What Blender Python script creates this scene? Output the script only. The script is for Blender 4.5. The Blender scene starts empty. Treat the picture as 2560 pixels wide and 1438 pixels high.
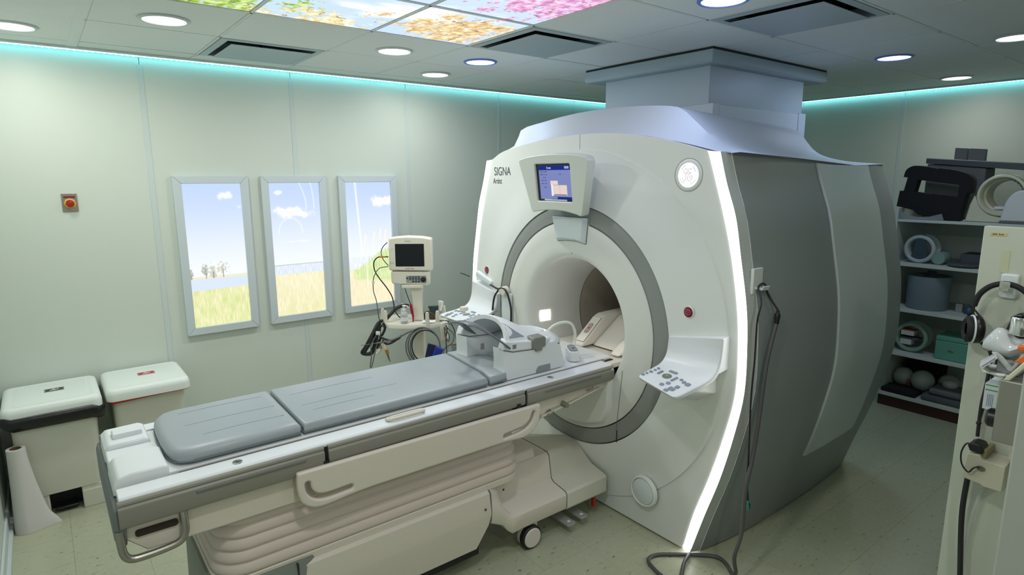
import bpy, bmesh, math, random
from mathutils import Vector, Matrix, noise
PI = math.pi
random.seed(7)
S = bpy.context.scene
COL = S.collection

# ------------------------------------------------------------------ camera
cam_d = bpy.data.cameras.new('camera'); cam = bpy.data.objects.new('camera', cam_d); COL.objects.link(cam)
cam_d.sensor_width = 36.0; cam_d.lens = 1513.2 / 2560 * 36; cam_d.clip_start = 0.02
yaw, pitch, roll = math.radians(52.094), math.radians(10.334), math.radians(-0.2214)
fw = Vector((math.cos(yaw) * math.cos(pitch), math.sin(yaw) * math.cos(pitch), -math.sin(pitch)))
rt = Vector((math.sin(yaw), -math.cos(yaw), 0)); up = rt.cross(fw)
r2 = math.cos(roll) * rt + math.sin(roll) * up; u2 = -math.sin(roll) * rt + math.cos(roll) * up
m = Matrix((( r2.x, u2.x, -fw.x, 0), (r2.y, u2.y, -fw.y, 0), (r2.z, u2.z, -fw.z, 1.915), (0, 0, 0, 1)))
cam.matrix_world = m
S.camera = cam

# ------------------------------------------------------------------ exposure, world
S.view_settings.view_transform = 'Standard'; S.view_settings.look = 'None'
S.view_settings.gamma = 1.0; S.view_settings.use_curve_mapping = False
S.view_settings.exposure = 0.0
W = bpy.data.worlds.new('world'); S.world = W; W.use_nodes = True
W.node_tree.nodes['Background'].inputs[0].default_value = (0.55, 0.75, 0.8, 1)
W.node_tree.nodes['Background'].inputs[1].default_value = 0.02

LAMP_W = (1.0, 0.985, 0.93); LAMP_B = (0.52, 0.64, 1.0)
LAMP_POWER = 10.0
# (x, y, kind) of the ceiling downlights, then unseen ones added out of view for more light
LAMPS = [(0.0, 4.09, 'w', 0.45), (0.592, 3.50, 'w', 1.0), (1.825, 3.50, 'w', 1.0), (2.464, 4.09, 'w', 0.4), (2.449, 3.48, 'b', 0.38),
         (2.47, 1.66, 'b', 0.32), (4.52, 1.74, 'b', 0.4), (5.84, 1.78, 'w', 0.28), (4.42, 1.08, 'w', 0.3),
         (0.592, 1.04, 'w', 1.1), (1.81, 0.43, 'w', 0.35), (0.592, -0.79, 'w', 1.2)]  # added lamps, all out of view
for lx, ly, k, pw_ in LAMPS:
    ld = bpy.data.lights.new('downlight_glow', 'AREA'); ld.shape = 'DISK'; ld.size = 0.17
    ld.energy = LAMP_POWER * pw_; ld.color = LAMP_W if k == 'w' else LAMP_B
    lo = bpy.data.objects.new('downlight_glow', ld); lo.location = (lx, ly, 2.648); COL.objects.link(lo)

# ------------------------------------------------------------------ materials
MATS = {}
def mat(name, col, rough=0.5, metal=0.0, emis=None, estr=0.0, spec=0.5, coat=0.0, alpha=1.0, trans=0.0, bump=0.0, bscale=40.0, var=0.0, vscale=5.0):
    if name in MATS: return MATS[name]
    M = bpy.data.materials.new(name); M.use_nodes = True; nt = M.node_tree
    b = nt.nodes['Principled BSDF']
    c = tuple(((v / 255.0 / 12.92) if v / 255.0 <= 0.04045 else ((v / 255.0 + 0.055) / 1.055) ** 2.4) for v in col) + (1,)
    b.inputs['Base Color'].default_value = c
    b.inputs['Roughness'].default_value = rough; b.inputs['Metallic'].default_value = metal
    b.inputs['Specular IOR Level'].default_value = spec
    b.inputs['Coat Weight'].default_value = coat; b.inputs['Coat Roughness'].default_value = 0.15
    b.inputs['Alpha'].default_value = alpha; b.inputs['Transmission Weight'].default_value = trans
    if emis is not None:
        b.inputs['Emission Color'].default_value = tuple(emis) + (1,); b.inputs['Emission Strength'].default_value = estr
    if var or bump:
        tc = nt.nodes.new('ShaderNodeTexCoord'); nz = nt.nodes.new('ShaderNodeTexNoise')
        nt.links.new(tc.outputs['Object'], nz.inputs['Vector'])
        nz.inputs['Scale'].default_value = vscale; nz.inputs['Detail'].default_value = 5
        if var:
            hs = nt.nodes.new('ShaderNodeMix'); hs.data_type = 'RGBA'
            hs.inputs[6].default_value = c; hs.inputs[7].default_value = tuple(x * (1 - var) for x in c[:3]) + (1,)
            nt.links.new(nz.outputs['Fac'], hs.inputs[0]); nt.links.new(hs.outputs[2], b.inputs['Base Color'])
        if bump:
            nb = nt.nodes.new('ShaderNodeTexNoise'); nb.inputs['Scale'].default_value = bscale; nb.inputs['Detail'].default_value = 4
            nt.links.new(tc.outputs['Object'], nb.inputs['Vector'])
            bp = nt.nodes.new('ShaderNodeBump'); bp.inputs['Strength'].default_value = bump; bp.inputs['Distance'].default_value = 0.004
            nt.links.new(nb.outputs['Fac'], bp.inputs['Height']); nt.links.new(bp.outputs['Normal'], b.inputs['Normal'])
    MATS[name] = M
    return M

def emit(name, col, strength):
    if name in MATS: return MATS[name]
    M = bpy.data.materials.new(name); M.use_nodes = True; nt = M.node_tree; nt.nodes.clear()
    e = nt.nodes.new('ShaderNodeEmission'); o = nt.nodes.new('ShaderNodeOutputMaterial')
    e.inputs[0].default_value = tuple(col) + (1,); e.inputs[1].default_value = strength
    nt.links.new(e.outputs[0], o.inputs[0]); MATS[name] = M
    return M

def print_mat(name, strength, emissive=True):
    """a flat print: the colour attribute 'print' of the mesh, backlit"""
    M = bpy.data.materials.new(name); M.use_nodes = True; nt = M.node_tree
    a = nt.nodes.new('ShaderNodeAttribute'); a.attribute_name = 'print'
    if emissive:
        for n in list(nt.nodes):
            if n.bl_idname == 'ShaderNodeBsdfPrincipled': nt.nodes.remove(n)
        o = [n for n in nt.nodes if n.bl_idname == 'ShaderNodeOutputMaterial'][0]
        e = nt.nodes.new('ShaderNodeEmission'); e.inputs[1].default_value = strength
        nt.links.new(a.outputs['Color'], e.inputs[0]); nt.links.new(e.outputs[0], o.inputs[0])
    else:
        nt.links.new(a.outputs['Color'], nt.nodes['Principled BSDF'].inputs['Base Color'])
    MATS[name] = M
    return M

# ------------------------------------------------------------------ mesh helpers
class MB:
    def __init__(s): s.v = []; s.f = []
    def add(s, vs, fs):
        o = len(s.v); s.v += [tuple(p) for p in vs]; s.f += [tuple(i + o for i in f) for f in fs]; return s
    def box(s, lo, hi, M=None):
        x0, y0, z0 = lo; x1, y1, z1 = hi
        vs = [(x0,y0,z0),(x1,y0,z0),(x1,y1,z0),(x0,y1,z0),(x0,y0,z1),(x1,y0,z1),(x1,y1,z1),(x0,y1,z1)]
        if M: vs = [M @ Vector(p) for p in vs]
        return s.add(vs, [(0,3,2,1),(4,5,6,7),(0,1,5,4),(1,2,6,5),(2,3,7,6),(3,0,4,7)])
    def loft(s, secs, closed=True, cap0=True, cap1=True):
        n = len(secs[0]); vs = [p for sec in secs for p in sec]; fs = []
        for i in range(len(secs) - 1):
            for j in range(n if closed else n - 1):
                a = i * n + j; b = i * n + (j + 1) % n
                fs.append((a, b, b + n, a + n))
        if cap0: fs.append(tuple(range(n))[::-1])
        if cap1: fs.append(tuple(range((len(secs) - 1) * n, len(secs) * n)))
        return s.add(vs, fs)
    def tube(s, pts, r, n=8, closed=False, smooth=0):
        P = [Vector(p) for p in pts]
        if smooth: P = spline(P, smooth, closed)
        rs = r if isinstance(r, (list, tuple)) else [r] * len(P)
        if len(rs) != len(P): rs = [rs[min(len(rs) - 1, int(i * len(rs) / len(P)))] for i in range(len(P))]
        secs = []; t0 = None; nx = None
        N = len(P)
        for i, p in enumerate(P):
            if closed: t = (P[(i + 1) % N] - P[i - 1])
            else: t = P[min(i + 1, N - 1)] - P[max(i - 1, 0)]
            t.normalize()
            if nx is None:
                a = Vector((0, 0, 1)) if abs(t.z) < 0.9 else Vector((1, 0, 0))
                nx = t.cross(a).normalized()
            else:
                nx = (nx - t * nx.dot(t)).normalized()
            ny = t.cross(nx)
            secs.append([p + rs[i] * (math.cos(2 * PI * k / n) * nx + math.sin(2 * PI * k / n) * ny) for k in range(n)])
        if closed: secs.append(secs[0]); return s.loft(secs, True, False, False)
        return s.loft(secs)
    def cyl(s, p0, p1, r0, r1=None, n=24):
        return s.tube([p0, p1], [r0, r0 if r1 is None else r1], n)
    def lathe(s, prof, M=None, n=32, cap=True):
        """prof: (r, h) list turned about z"""
        M = M or Matrix()
        secs = [[M @ Vector((r * math.cos(2 * PI * k / n), r * math.sin(2 * PI * k / n), h)) for k in range(n)] for r, h in prof]
        return s.loft(secs, True, cap, cap)
    def quad(s, a, b, c, d): return s.add([a, b, c, d], [(0, 1, 2, 3)])
    def prism(s, poly, f0, f1):
        """poly 2D; f0,f1 map (u,v)->3D"""
        return s.loft([[f0(u, v) for u, v in poly], [f1(u, v) for u, v in poly]])
    def build(s, name, mat=None, parent=None, sharp=35, bevel=0.0, seg=2, subsurf=0):
        me = bpy.data.meshes.new(name); me.from_pydata(s.v, [], s.f); me.update()
        bm = bmesh.new(); bm.from_mesh(me); bmesh.ops.recalc_face_normals(bm, faces=bm.faces); bm.to_mesh(me); bm.free()
        return link(me, name, mat, parent, sharp, bevel, seg, subsurf)

def link(me, name, mat=None, parent=None, sharp=35, bevel=0.0, seg=2, subsurf=0):
    if sharp is not None and len(me.polygons):
        me.polygons.foreach_set('use_smooth', [True] * len(me.polygons))
        me.set_sharp_from_angle(angle=math.radians(sharp))
    if mat: me.materials.append(mat)
    o = bpy.data.objects.new(name, me); COL.objects.link(o)
    if parent is not None:
        o.parent = parent
        o.matrix_parent_inverse = parent.matrix_basis.inverted()
    if bevel:
        b = o.modifiers.new('bevel', 'BEVEL'); b.width = bevel; b.segments = seg; b.limit_method = 'ANGLE'; b.angle_limit = math.radians(38)
    if subsurf:
        q = o.modifiers.new('sub', 'SUBSURF'); q.levels = subsurf; q.render_levels = subsurf
    return o

def spline(P, k, closed=False):
    out = []; N = len(P)
    for i in range(N if closed else N - 1):
        if closed: a, b, c, d = P[i - 1], P[i], P[(i + 1) % N], P[(i + 2) % N]
        else: a, b, c, d = P[max(i - 1, 0)], P[i], P[i + 1], P[min(i + 2, N - 1)]
        for j in range(k):
            t = j / k
            out.append(0.5 * ((2 * b) + (c - a) * t + (2 * a - 5 * b + 4 * c - d) * t * t + (3 * b - a - 3 * c + d) * t ** 3))
    if not closed: out.append(P[-1])
    return out
def spl2(pts, k=6, closed=False): return [(p.x, p.y) for p in spline([Vector((a, b, 0)) for a, b in pts], k, closed)]

def rrect(x0, y0, x1, y1, r, n=5):
    r = min(r, (x1 - x0) / 2 - 1e-5, (y1 - y0) / 2 - 1e-5); out = []
    for cx, cy, a in ((x1 - r, y1 - r, 0), (x0 + r, y1 - r, 1), (x0 + r, y0 + r, 2), (x1 - r, y0 + r, 3)):
        for i in range(n + 1):
            t = (a + i / n) * PI / 2; out.append((cx + r * math.cos(t), cy + r * math.sin(t)))
    return out

def plate(polys, M, depth, name, mt, parent=None, bevel=0.0, bres=2, sharp=35):
    """flat plate with holes: polys[0] outline, the rest holes, in the local xy plane of M, thickness along local z (0..depth)"""
    cu = bpy.data.curves.new('c', 'CURVE'); cu.dimensions = '2D'; cu.fill_mode = 'BOTH'
    for p in polys:
        sp = cu.splines.new('POLY'); sp.points.add(len(p) - 1)
        for i, (u, v) in enumerate(p): sp.points[i].co = (u, v, 0, 1)
        sp.use_cyclic_u = True
    cu.extrude = depth / 2 - bevel; cu.bevel_depth = bevel; cu.bevel_resolution = bres
    if bevel: cu.offset = -bevel
    o = bpy.data.objects.new('c', cu); me = bpy.data.meshes.new_from_object(o)
    bpy.data.objects.remove(o); bpy.data.curves.remove(cu)
    me.transform(M @ Matrix.Translation((0, 0, depth / 2)))
    me.name = name; me.materials.clear()
    return link(me, name, mt, parent, sharp)

def text(body, M, size, name, mt, parent=None, depth=0.0006, align='CENTER', sx=1.0, weight=0.0):
    cu = bpy.data.curves.new('t', 'FONT'); cu.body = body; cu.size = size; cu.extrude = depth; cu.align_x = align; cu.align_y = 'CENTER'
    if weight: cu.offset = weight
    o = bpy.data.objects.new('t', cu); me = bpy.data.meshes.new_from_object(o)
    bpy.data.objects.remove(o); bpy.data.curves.remove(cu)
    me.transform(M @ Matrix.Diagonal((sx, 1, 1, 1))); me.name = name; me.materials.clear()
    return link(me, name, mt, parent, 35)

def dashes(M, w, h, name, mt, parent=None, n=7):
    """a line of print too blurred in the photograph to read: small ink marks of letter size"""
    mb = MB(); step = w / n; rnd = random.Random(int(w * 1e5) + n)
    for k in range(n):
        if k == n // 2 and n > 5: continue
        hh = h * rnd.choice((0.55, 0.7, 1.0)); x0 = -w / 2 + k * step
        mb.box((x0, -h / 2, 0), (x0 + step * 0.7, -h / 2 + hh, 0.0003), M)
    o = mb.build(name, mt, parent); o['kind'] = 'stuff'
    return o

def frame(o, u, v):
    """matrix with local x=u, y=v, z=u x v at o"""
    u = Vector(u).normalized(); v = Vector(v); v = (v - u * v.dot(u)).normalized(); w = u.cross(v)
    return Matrix(((u.x, v.x, w.x, o[0]), (u.y, v.y, w.y, o[1]), (u.z, v.z, w.z, o[2]), (0, 0, 0, 1)))

def tag(o, label, cat, group=None, kind=None):
    o['label'] = label; o['category'] = cat
    if group: o['group'] = group
    if kind: o['kind'] = kind
    return o
def thing(name, label, cat, loc=(0, 0, 0), group=None):
    o = bpy.data.objects.new(name, None); COL.objects.link(o); o.location = loc; o.empty_display_size = 0.1
    return tag(o, label, cat, group)
def struct(o): o['kind'] = 'structure'; return o

def prism_mesh(fn, u0, u1, v0, v1, nu, nv, colf, name, mt, parent):
    """dense flat sheet carrying a printed picture; fn(u,v)->3D, colf(u,v)->sRGB 0..1"""
    vs = []; fs = []; cs = []
    for j in range(nv + 1):
        for i in range(nu + 1):
            u = u0 + (u1 - u0) * i / nu; v = v0 + (v1 - v0) * j / nv
            vs.append(fn(u, v)); cs.append(colf(u, v))
    for j in range(nv):
        for i in range(nu):
            a = j * (nu + 1) + i; fs.append((a, a + 1, a + nu + 2, a + nu + 1))
    me = bpy.data.meshes.new(name); me.from_pydata(vs, [], fs); me.update()
    at = me.color_attributes.new('print', 'FLOAT_COLOR', 'POINT')
    lin = lambda c: c / 12.92 if c <= 0.04045 else ((c + 0.055) / 1.055) ** 2.4
    buf = []
    for c in cs: buf += [lin(max(0, min(1, c[0]))), lin(max(0, min(1, c[1]))), lin(max(0, min(1, c[2]))), 1.0]
    at.data.foreach_set('color', buf)
    return link(me, name, mt, parent, None)

def mix(a, b, t):
    t = max(0.0, min(1.0, t)); return tuple(x * (1 - t) + y * t for x, y in zip(a, b))
def sm(a, b, x):
    t = max(0.0, min(1.0, (x - a) / (b - a))); return t * t * (3 - 2 * t)
def nz(x, y, z=0.0, o=4): return noise.fractal(Vector((x, y, z)), 1.0, 2.0, o)   # about -1..1

white = mat('white_enamel', (226, 228, 222), 0.38, var=0.03, vscale=3)
coolwhite = mat('cool_white_plastic', (214, 222, 224), 0.35)
shell = mat('scanner_shell_white', (222, 226, 222), 0.33, var=0.02, vscale=2)
sidegrey = mat('scanner_side_grey', (142, 148, 148), 0.42, var=0.04, vscale=2)
sidelight = mat('scanner_side_light', (196, 204, 204), 0.4)
ringgrey = mat('ring_grey', (138, 142, 138), 0.4)
railgrey = mat('rail_grey', (138, 136, 126), 0.45)
padgrey = mat('pad_vinyl', (156, 164, 168), 0.38, spec=0.5, bump=0.12, bscale=3.5)
black = mat('black_rubber', (18, 19, 22), 0.5)
darkgap = mat('dark_gap', (40, 42, 42), 0.8)
steel = mat('brushed_steel', (168, 164, 156), 0.32, metal=1.0)
chrome = mat('chrome', (215, 215, 215), 0.12, metal=1.0)
creamplastic = mat('cream_plastic', (214, 208, 192), 0.5)
# ================================================================== the setting
XB, YL, ZC = 6.38, 4.59, 2.676          # back wall, left wall, ceiling
X0, Y0 = -0.33, -1.6
wallmat = mat('wall_panel_paint', (203, 212, 202), 0.45, bump=0.05, bscale=60, var=0.03, vscale=1.2)
jointmat = mat('wall_joint', (196, 207, 204), 0.5)
ceilmat = mat('ceiling_tile', (234, 240, 238), 0.85, bump=0.25, bscale=180, var=0.05, vscale=1.5)
teemat = mat('ceiling_tee', (226, 232, 230), 0.5)
floormat = mat('floor_tile_vinyl', (172, 174, 146), 0.38)
nt = floormat.node_tree; b = nt.nodes['Principled BSDF']
tc = nt.nodes.new('ShaderNodeTexCoord'); mp = nt.nodes.new('ShaderNodeMapping'); mp.inputs['Scale'].default_value = (1.0, 2.2, 1.0); mp.inputs['Rotation'].default_value = (0, 0, 0.5)
gm = nt.nodes.new('ShaderNodeNewGeometry')
nt.links.new(gm.outputs['Position'], mp.inputs[0])
vo = nt.nodes.new('ShaderNodeTexNoise'); vo.inputs['Scale'].default_value = 26; vo.inputs['Detail'].default_value = 3; vo.inputs['Roughness'].default_value = 0.65
nt.links.new(mp.outputs[0], vo.inputs[0])
cr = nt.nodes.new('ShaderNodeValToRGB'); e = cr.color_ramp.elements
e[0].position = 0.30; e[0].color = (0.13, 0.14, 0.10, 1); e[1].position = 0.36; e[1].color = (0.41, 0.435, 0.305, 1)
k = e.new(0.62); k.color = (0.43, 0.455, 0.325, 1); k2 = e.new(0.72); k2.color = (0.50, 0.51, 0.38, 1)
nt.links.new(vo.outputs['Fac'], cr.inputs[0]); nt.links.new(cr.outputs[0], b.inputs['Base Color'])

# floor: 305 mm vinyl tiles on a screed
fl = MB().box((X0, Y0, -0.06), (XB, YL, -0.004)).build('floor', mat('floor_joint', (120, 122, 100), 0.7)); struct(fl)
tilebm = MB().box((0.0004, 0.0004, -0.004), (0.3044, 0.3044, 0.0)); tme = None
far = MB()
cnt = 0
cells = []
ix0 = int(math.floor((X0 + 0.05) / 0.3048)); 
for i in range(ix0, 23):
    for j in range(-1, 20):
        xa = -0.05 + 0.3048 * i; yb = 3.86 + 0.3048 * 3 - 0.3048 * j; ya = yb - 0.3048
        if xa > XB or yb < Y0 or ya > YL: continue
        c = Vector((xa + 0.15, (ya + yb) / 2, 0)); d = m.inverted() @ c
        vis = d.z < -0.5 and abs(d.x / -d.z) < 0.93 and abs(d.y / -d.z) < 0.58
        hid = (2.6 < c.x < 4.0 and 1.8 < c.y < 3.3) or (0.7 < c.x < 1.6 and 2.35 < c.y < 2.75)
        cells.append((vis and not hid, -d.z, xa, ya))
cells.sort(key=lambda t: (not t[0], t[1]))
for q, (vis, dist, xa, ya) in enumerate(cells):
    x1, y1 = min(xa + 0.3044, XB), min(ya + 0.3044, YL); x0, y0 = max(xa + 0.0004, X0), max(ya + 0.0004, Y0)
    if x1 - x0 < 0.01 or y1 - y0 < 0.01: continue
    if vis and cnt < 290:
        whole = abs(x1 - x0 - 0.3040) < 1e-3 and abs(y1 - y0 - 0.3040) < 1e-3
        if whole:
            if tme is None:
                t = tilebm.build('floor_tile', floormat, fl); tme = t.data
            else:
                t = bpy.data.objects.new('floor_tile', tme); COL.objects.link(t); t.parent = fl
            t.location = (xa, ya, 0)
        else:
            MB().box((x0, y0, -0.004), (x1, y1, 0)).build('floor_tile', floormat, fl)
        cnt += 1
    else: far.box((x0, y0, -0.004), (x1, y1, 0))
ft = far.build('floor_tiles_hidden', floormat, fl); ft.name = 'floor_tile_remainder'; ft['kind'] = 'stuff'

# walls: shield panels 0.93 m wide with shallow cover strips
def wall(name, along, fixed, lo, hi, seams, into):
    """along 'x' or 'y'; panels between seams, thickness grows away from the room"""
    root = MB()
    t = 0.1 * into
    a, bb = sorted((fixed + 0.012 * into, fixed + t))
    if along == 'x': root.box((lo, a, 0), (hi, bb, 2.9))
    else: root.box((a, lo, 0), (bb, hi, 2.9))
    w = root.build(name, darkgap); struct(w)
    cuts = [lo] + sorted(s for s in seams if lo < s < hi) + [hi]
    for s0, s1 in zip(cuts[:-1], cuts[1:]):
        a, bb = sorted((fixed, fixed + 0.012 * into))
        if along == 'x': MB().box((s0 + 0.0015, a, 0), (s1 - 0.0015, bb, 2.88)).build('wall_panel', wallmat, w, bevel=0.002)
        else: MB().box((a, s0 + 0.0015, 0), (bb, s1 - 0.0015, 2.88)).build('wall_panel', wallmat, w, bevel=0.002)
    for s in cuts[1:-1]:
        a, bb = sorted((fixed - 0.003 * into, fixed))
        if along == 'x': MB().box((s - 0.016, a, 0.1), (s + 0.016, bb, 2.62)).build('joint_strip', jointmat, w, bevel=0.0015)
        else: MB().box((a, s - 0.016, 0.1), (bb, s + 0.016, 2.62)).build('joint_strip', jointmat, w, bevel=0.0015)
    return w
wall('wall_left', 'x', YL, X0, XB, [0.61, 1.55, 2.48, 3.43, 4.37, 5.3], 1)
wall('wall_back', 'y', XB, Y0, YL, [4.0, 3.27, 2.33, 1.39, 0.45, -0.5], 1)
wall('wall_near', 'y', X0, Y0, YL, [3.2, 2.2, 1.2, 0.2, -0.8], -1)
wall('wall_right', 'x', Y0, X0, XB, [0.6, 1.55, 2.48, 3.43, 4.37, 5.3], -1)
basem = mat('baseboard_vinyl', (196, 206, 204), 0.4)
for nm, lo, hi in (('baseboard_left', (X0, YL - 0.014, 0), (XB, YL, 0.1)), ('baseboard_back', (XB - 0.014, Y0, 0), (XB, YL - 0.014, 0.1)),
                   ('baseboard_near', (X0, Y0, 0), (X0 + 0.014, YL - 0.014, 0.1))):
    o = MB().box(lo, hi); 
    if nm == 'baseboard_near': o.box((X0, Y0, 0), (X0 + 0.03, YL - 0.02, 0.03))
    struct(o.build(nm, basem, bevel=0.003))

# ceiling: deck, tees, 610 mm tiles
ce = MB().box((X0, Y0, ZC + 0.14), (XB, YL, ZC + 0.2)).build('ceiling', darkgap); struct(ce)
gx = [0.287 + 0.61 * k for k in range(-1, 11)]; gy = [3.746 + 0.61 - 0.61 * k for k in range(0, 11)]
for x in gx:
    if X0 < x < XB: MB().box((x - 0.007, Y0, ZC), (x + 0.007, 4.53, ZC + 0.03)).build('ceiling_tee', teemat, ce)
MB().box((0.24, Y0, ZC - 0.0015), (0.287, 4.53, ZC + 0.03)).build('ceiling_tee', teemat, ce)
for y in gy:
    if Y0 < y < YL: MB().box((X0, y - 0.007, ZC), (XB - 0.06, y + 0.007, ZC + 0.03)).build('ceiling_tee', teemat, ce)
for (a, b2, c, d) in ((X0, 4.51, XB, 4.535), (6.30, Y0, 6.325, 4.51)):
    o = MB().box((a, b2, ZC - 0.012), (c, d, ZC + 0.03)).build('edge_trim', teemat, ce)
SKYX = [(0.287, 0.897), (0.897, 1.507), (1.507, 2.117)]; SKYY = [(2.526, 3.136), (1.916, 2.526), (1.306, 1.916)]
VENTS = [(0.897, 3.746), (2.117, 2.526), (2.727, 1.306)]
xs = [X0] + [g for g in gx if g > X0] ; xs = xs + [6.30]; xs = sorted(set(round(v, 4) for v in xs if v <= 6.301))
ys = sorted([g for g in gy if g > Y0] + [Y0, 4.51])
tdict = {}
for xa, xb in zip(xs[:-1], xs[1:]):
    for ya, yb in zip(ys[:-1], ys[1:]):
        cx, cy = (xa + xb) / 2, (ya + yb) / 2
        if 0.287 < cx < 2.117 and 1.306 < cy < 3.136: continue
        if any(abs(cx - vx - 0.305) < 0.1 and abs(cy - vy - 0.305) < 0.1 for vx, vy in VENTS): continue
        if xb - xa < 0.05 or yb - ya < 0.05: continue
        key = (round(xb - xa, 3), round(yb - ya, 3))
        if key not in tdict:
            w2, h2 = key[0] / 2 - 0.0085, key[1] / 2 - 0.0085
            t = MB().box((-w2, -h2, 0), (w2, h2, 0.018)).build('ceiling_tile', ceilmat, ce, bevel=0.003); tdict[key] = t
        else:
            t = tdict[key].copy(); COL.objects.link(t)
        t.location = (cx, cy, ZC - 0.001 + random.uniform(0, 0.003))

# ceiling cove strips of cyan leds
cyan = emit('led_cyan', (0.13, 0.66, 0.78), 13.0)
pipm = emit('led_dot', (0.55, 1.0, 1.0), 14.0)
def led(name, a, bb, label):
    t = thing(name, label, 'led strip', a)
    a = Vector(a); bb = Vector(bb); d = (bb - a).normalized(); n = Vector((0, 0, 1))
    side = d.cross(n)
    lo = a; L = (bb - a).length
    M = frame(a, d, n.cross(d))
    MB().box((0, -0.006, -0.004), (L, 0.006, 0.0), M).build('led_tape', cyan, t)
    MB().box((0, -0.009, 0.0), (L, 0.009, 0.003), M).build('channel', teemat, t)
    dots = MB()
    k = 0.02
    while k < L:
        dots.box((k - 0.004, -0.003, -0.0065), (k + 0.004, 0.003, -0.0041), M); k += 0.03
    o = dots.build('led_dots', pipm, t); o['kind'] = 'stuff'
    return t
led('led_strip', (X0 + 0.02, 4.558, 2.668), (6.34, 4.558, 2.668), 'glowing cyan led strip along the top of the left wall')
led('led_strip', (6.352, 4.53, 2.668), (6.352, Y0 + 0.05, 2.668), 'glowing cyan led strip along the top of the far back wall behind the shelves')

# ------------------------------------------------------------------ backlit sky ceiling
def tree_mask(x, y, s, th):
    return nz(x * s, y * s, 3.1, 5) + 0.35 * nz(x * s * 5, y * s * 5, 9.0, 3) - th
def sky_col(x, y):
    c = mix((0.84, 0.90, 0.98), (0.78, 0.87, 0.98), sm(1.4, 3.1, y))
    cl = nz(x * 1.6 + 4, y * 2.6, 7.7, 5)
    c = mix(c, (0.99, 0.995, 1.0), sm(-0.15, 0.30, cl))
    # green crown on the left, golden ones along the lower edge, pink one in the far corner
    fine = max(0, min(1, 0.5 + 1.1 * nz(x * 26, y * 26, 1.0, 4))); lf = 0.55 * nz(x * 38, y * 38, 6.0, 3)
    g = 0.9 - math.hypot((x - 0.45) / 0.62, (y - 2.95) / 0.42) + 0.7 * nz(x * 7, y * 7, 2.0, 5) + lf
    if g > 0: c = mix(c, mix((0.52, 0.66, 0.25), (0.88, 0.94, 0.60), fine), sm(0, 0.18, g) * 0.95)
    o1 = 0.85 - math.hypot((x - 1.20) / 0.30, (y - 3.12) / 0.20) + 0.8 * nz(x * 9, y * 9, 5.0, 5) + lf
    if o1 > 0: c = mix(c, mix((0.90, 0.80, 0.52), (1.0, 0.97, 0.84), fine), sm(0, 0.2, o1) * 0.9)
    o2 = 0.9 - math.hypot((x - 1.85) / 0.36, (y - 2.86) / 0.30) + 0.75 * nz(x * 8, y * 8, 8.0, 5) + lf
    if o2 > 0: c = mix(c, mix((0.84, 0.68, 0.44), (1.0, 0.94, 0.78), fine), sm(0, 0.2, o2) * 0.95)
    pk = 0.95 - math.hypot((x - 1.95) / 0.42, (y - 2.02) / 0.46) + 0.75 * nz(x * 8, y * 8, 12.0, 5) + lf
    if pk > 0: c = mix(c, mix((0.80, 0.52, 0.72), (1.0, 0.86, 0.95), fine), sm(0, 0.2, pk) * 0.95)
    # twigs
    for (ax, ay, mm) in ((1.85, 2.9, o2), (1.95, 2.0, pk), (0.45, 3.0, g), (1.2, 3.1, o1)):
        if mm > 0.05:
            a = math.atan2(y - ay, x - ax); r = math.hypot(x - ax, y - ay)
            tw = abs(math.sin(a * 3.5 + 3.0 * nz(x * 6, y * 6, 4.0, 3)))
            if tw < 0.10 * (1 - r * 1.6) + 0.02: c = mix(c, (0.45, 0.38, 0.36), 0.6)
    return c
skym = print_mat('sky_print', 1.15)
kinds = {(0, 0): 'green treetop', (1, 0): 'pale yellow treetop and clouds', (2, 0): 'golden treetop', (0, 1): 'blue sky left of centre', (1, 1): 'white cloud and plain sky',
         (2, 1): 'pink blossom tree', (0, 2): 'green twigs', (1, 2): 'thin cloud', (2, 2): 'upper pink blossom'}
for i, (xa, xb) in enumerate(SKYX):
    for j, (ya, yb) in enumerate(SKYY):
        t = thing('sky_ceiling_panel', 'backlit ceiling panel printed with %s, in the picture ceiling' % kinds[(i, j)], 'light panel', ((xa + xb) / 2, (ya + yb) / 2, ZC), 'backlit picture panels in the ceiling')
        n = 160 if j < 2 else 30
        prism_mesh(lambda u, v: (u, v, ZC + 0.005), xa + 0.012, xb - 0.012, ya + 0.012, yb - 0.012, n, n, sky_col, 'printed_diffuser', skym, t)
        MB().box((xa + 0.012, ya + 0.012, ZC + 0.006), (xb - 0.012, yb - 0.012, ZC + 0.05)).build('housing', teemat, t)

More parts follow.
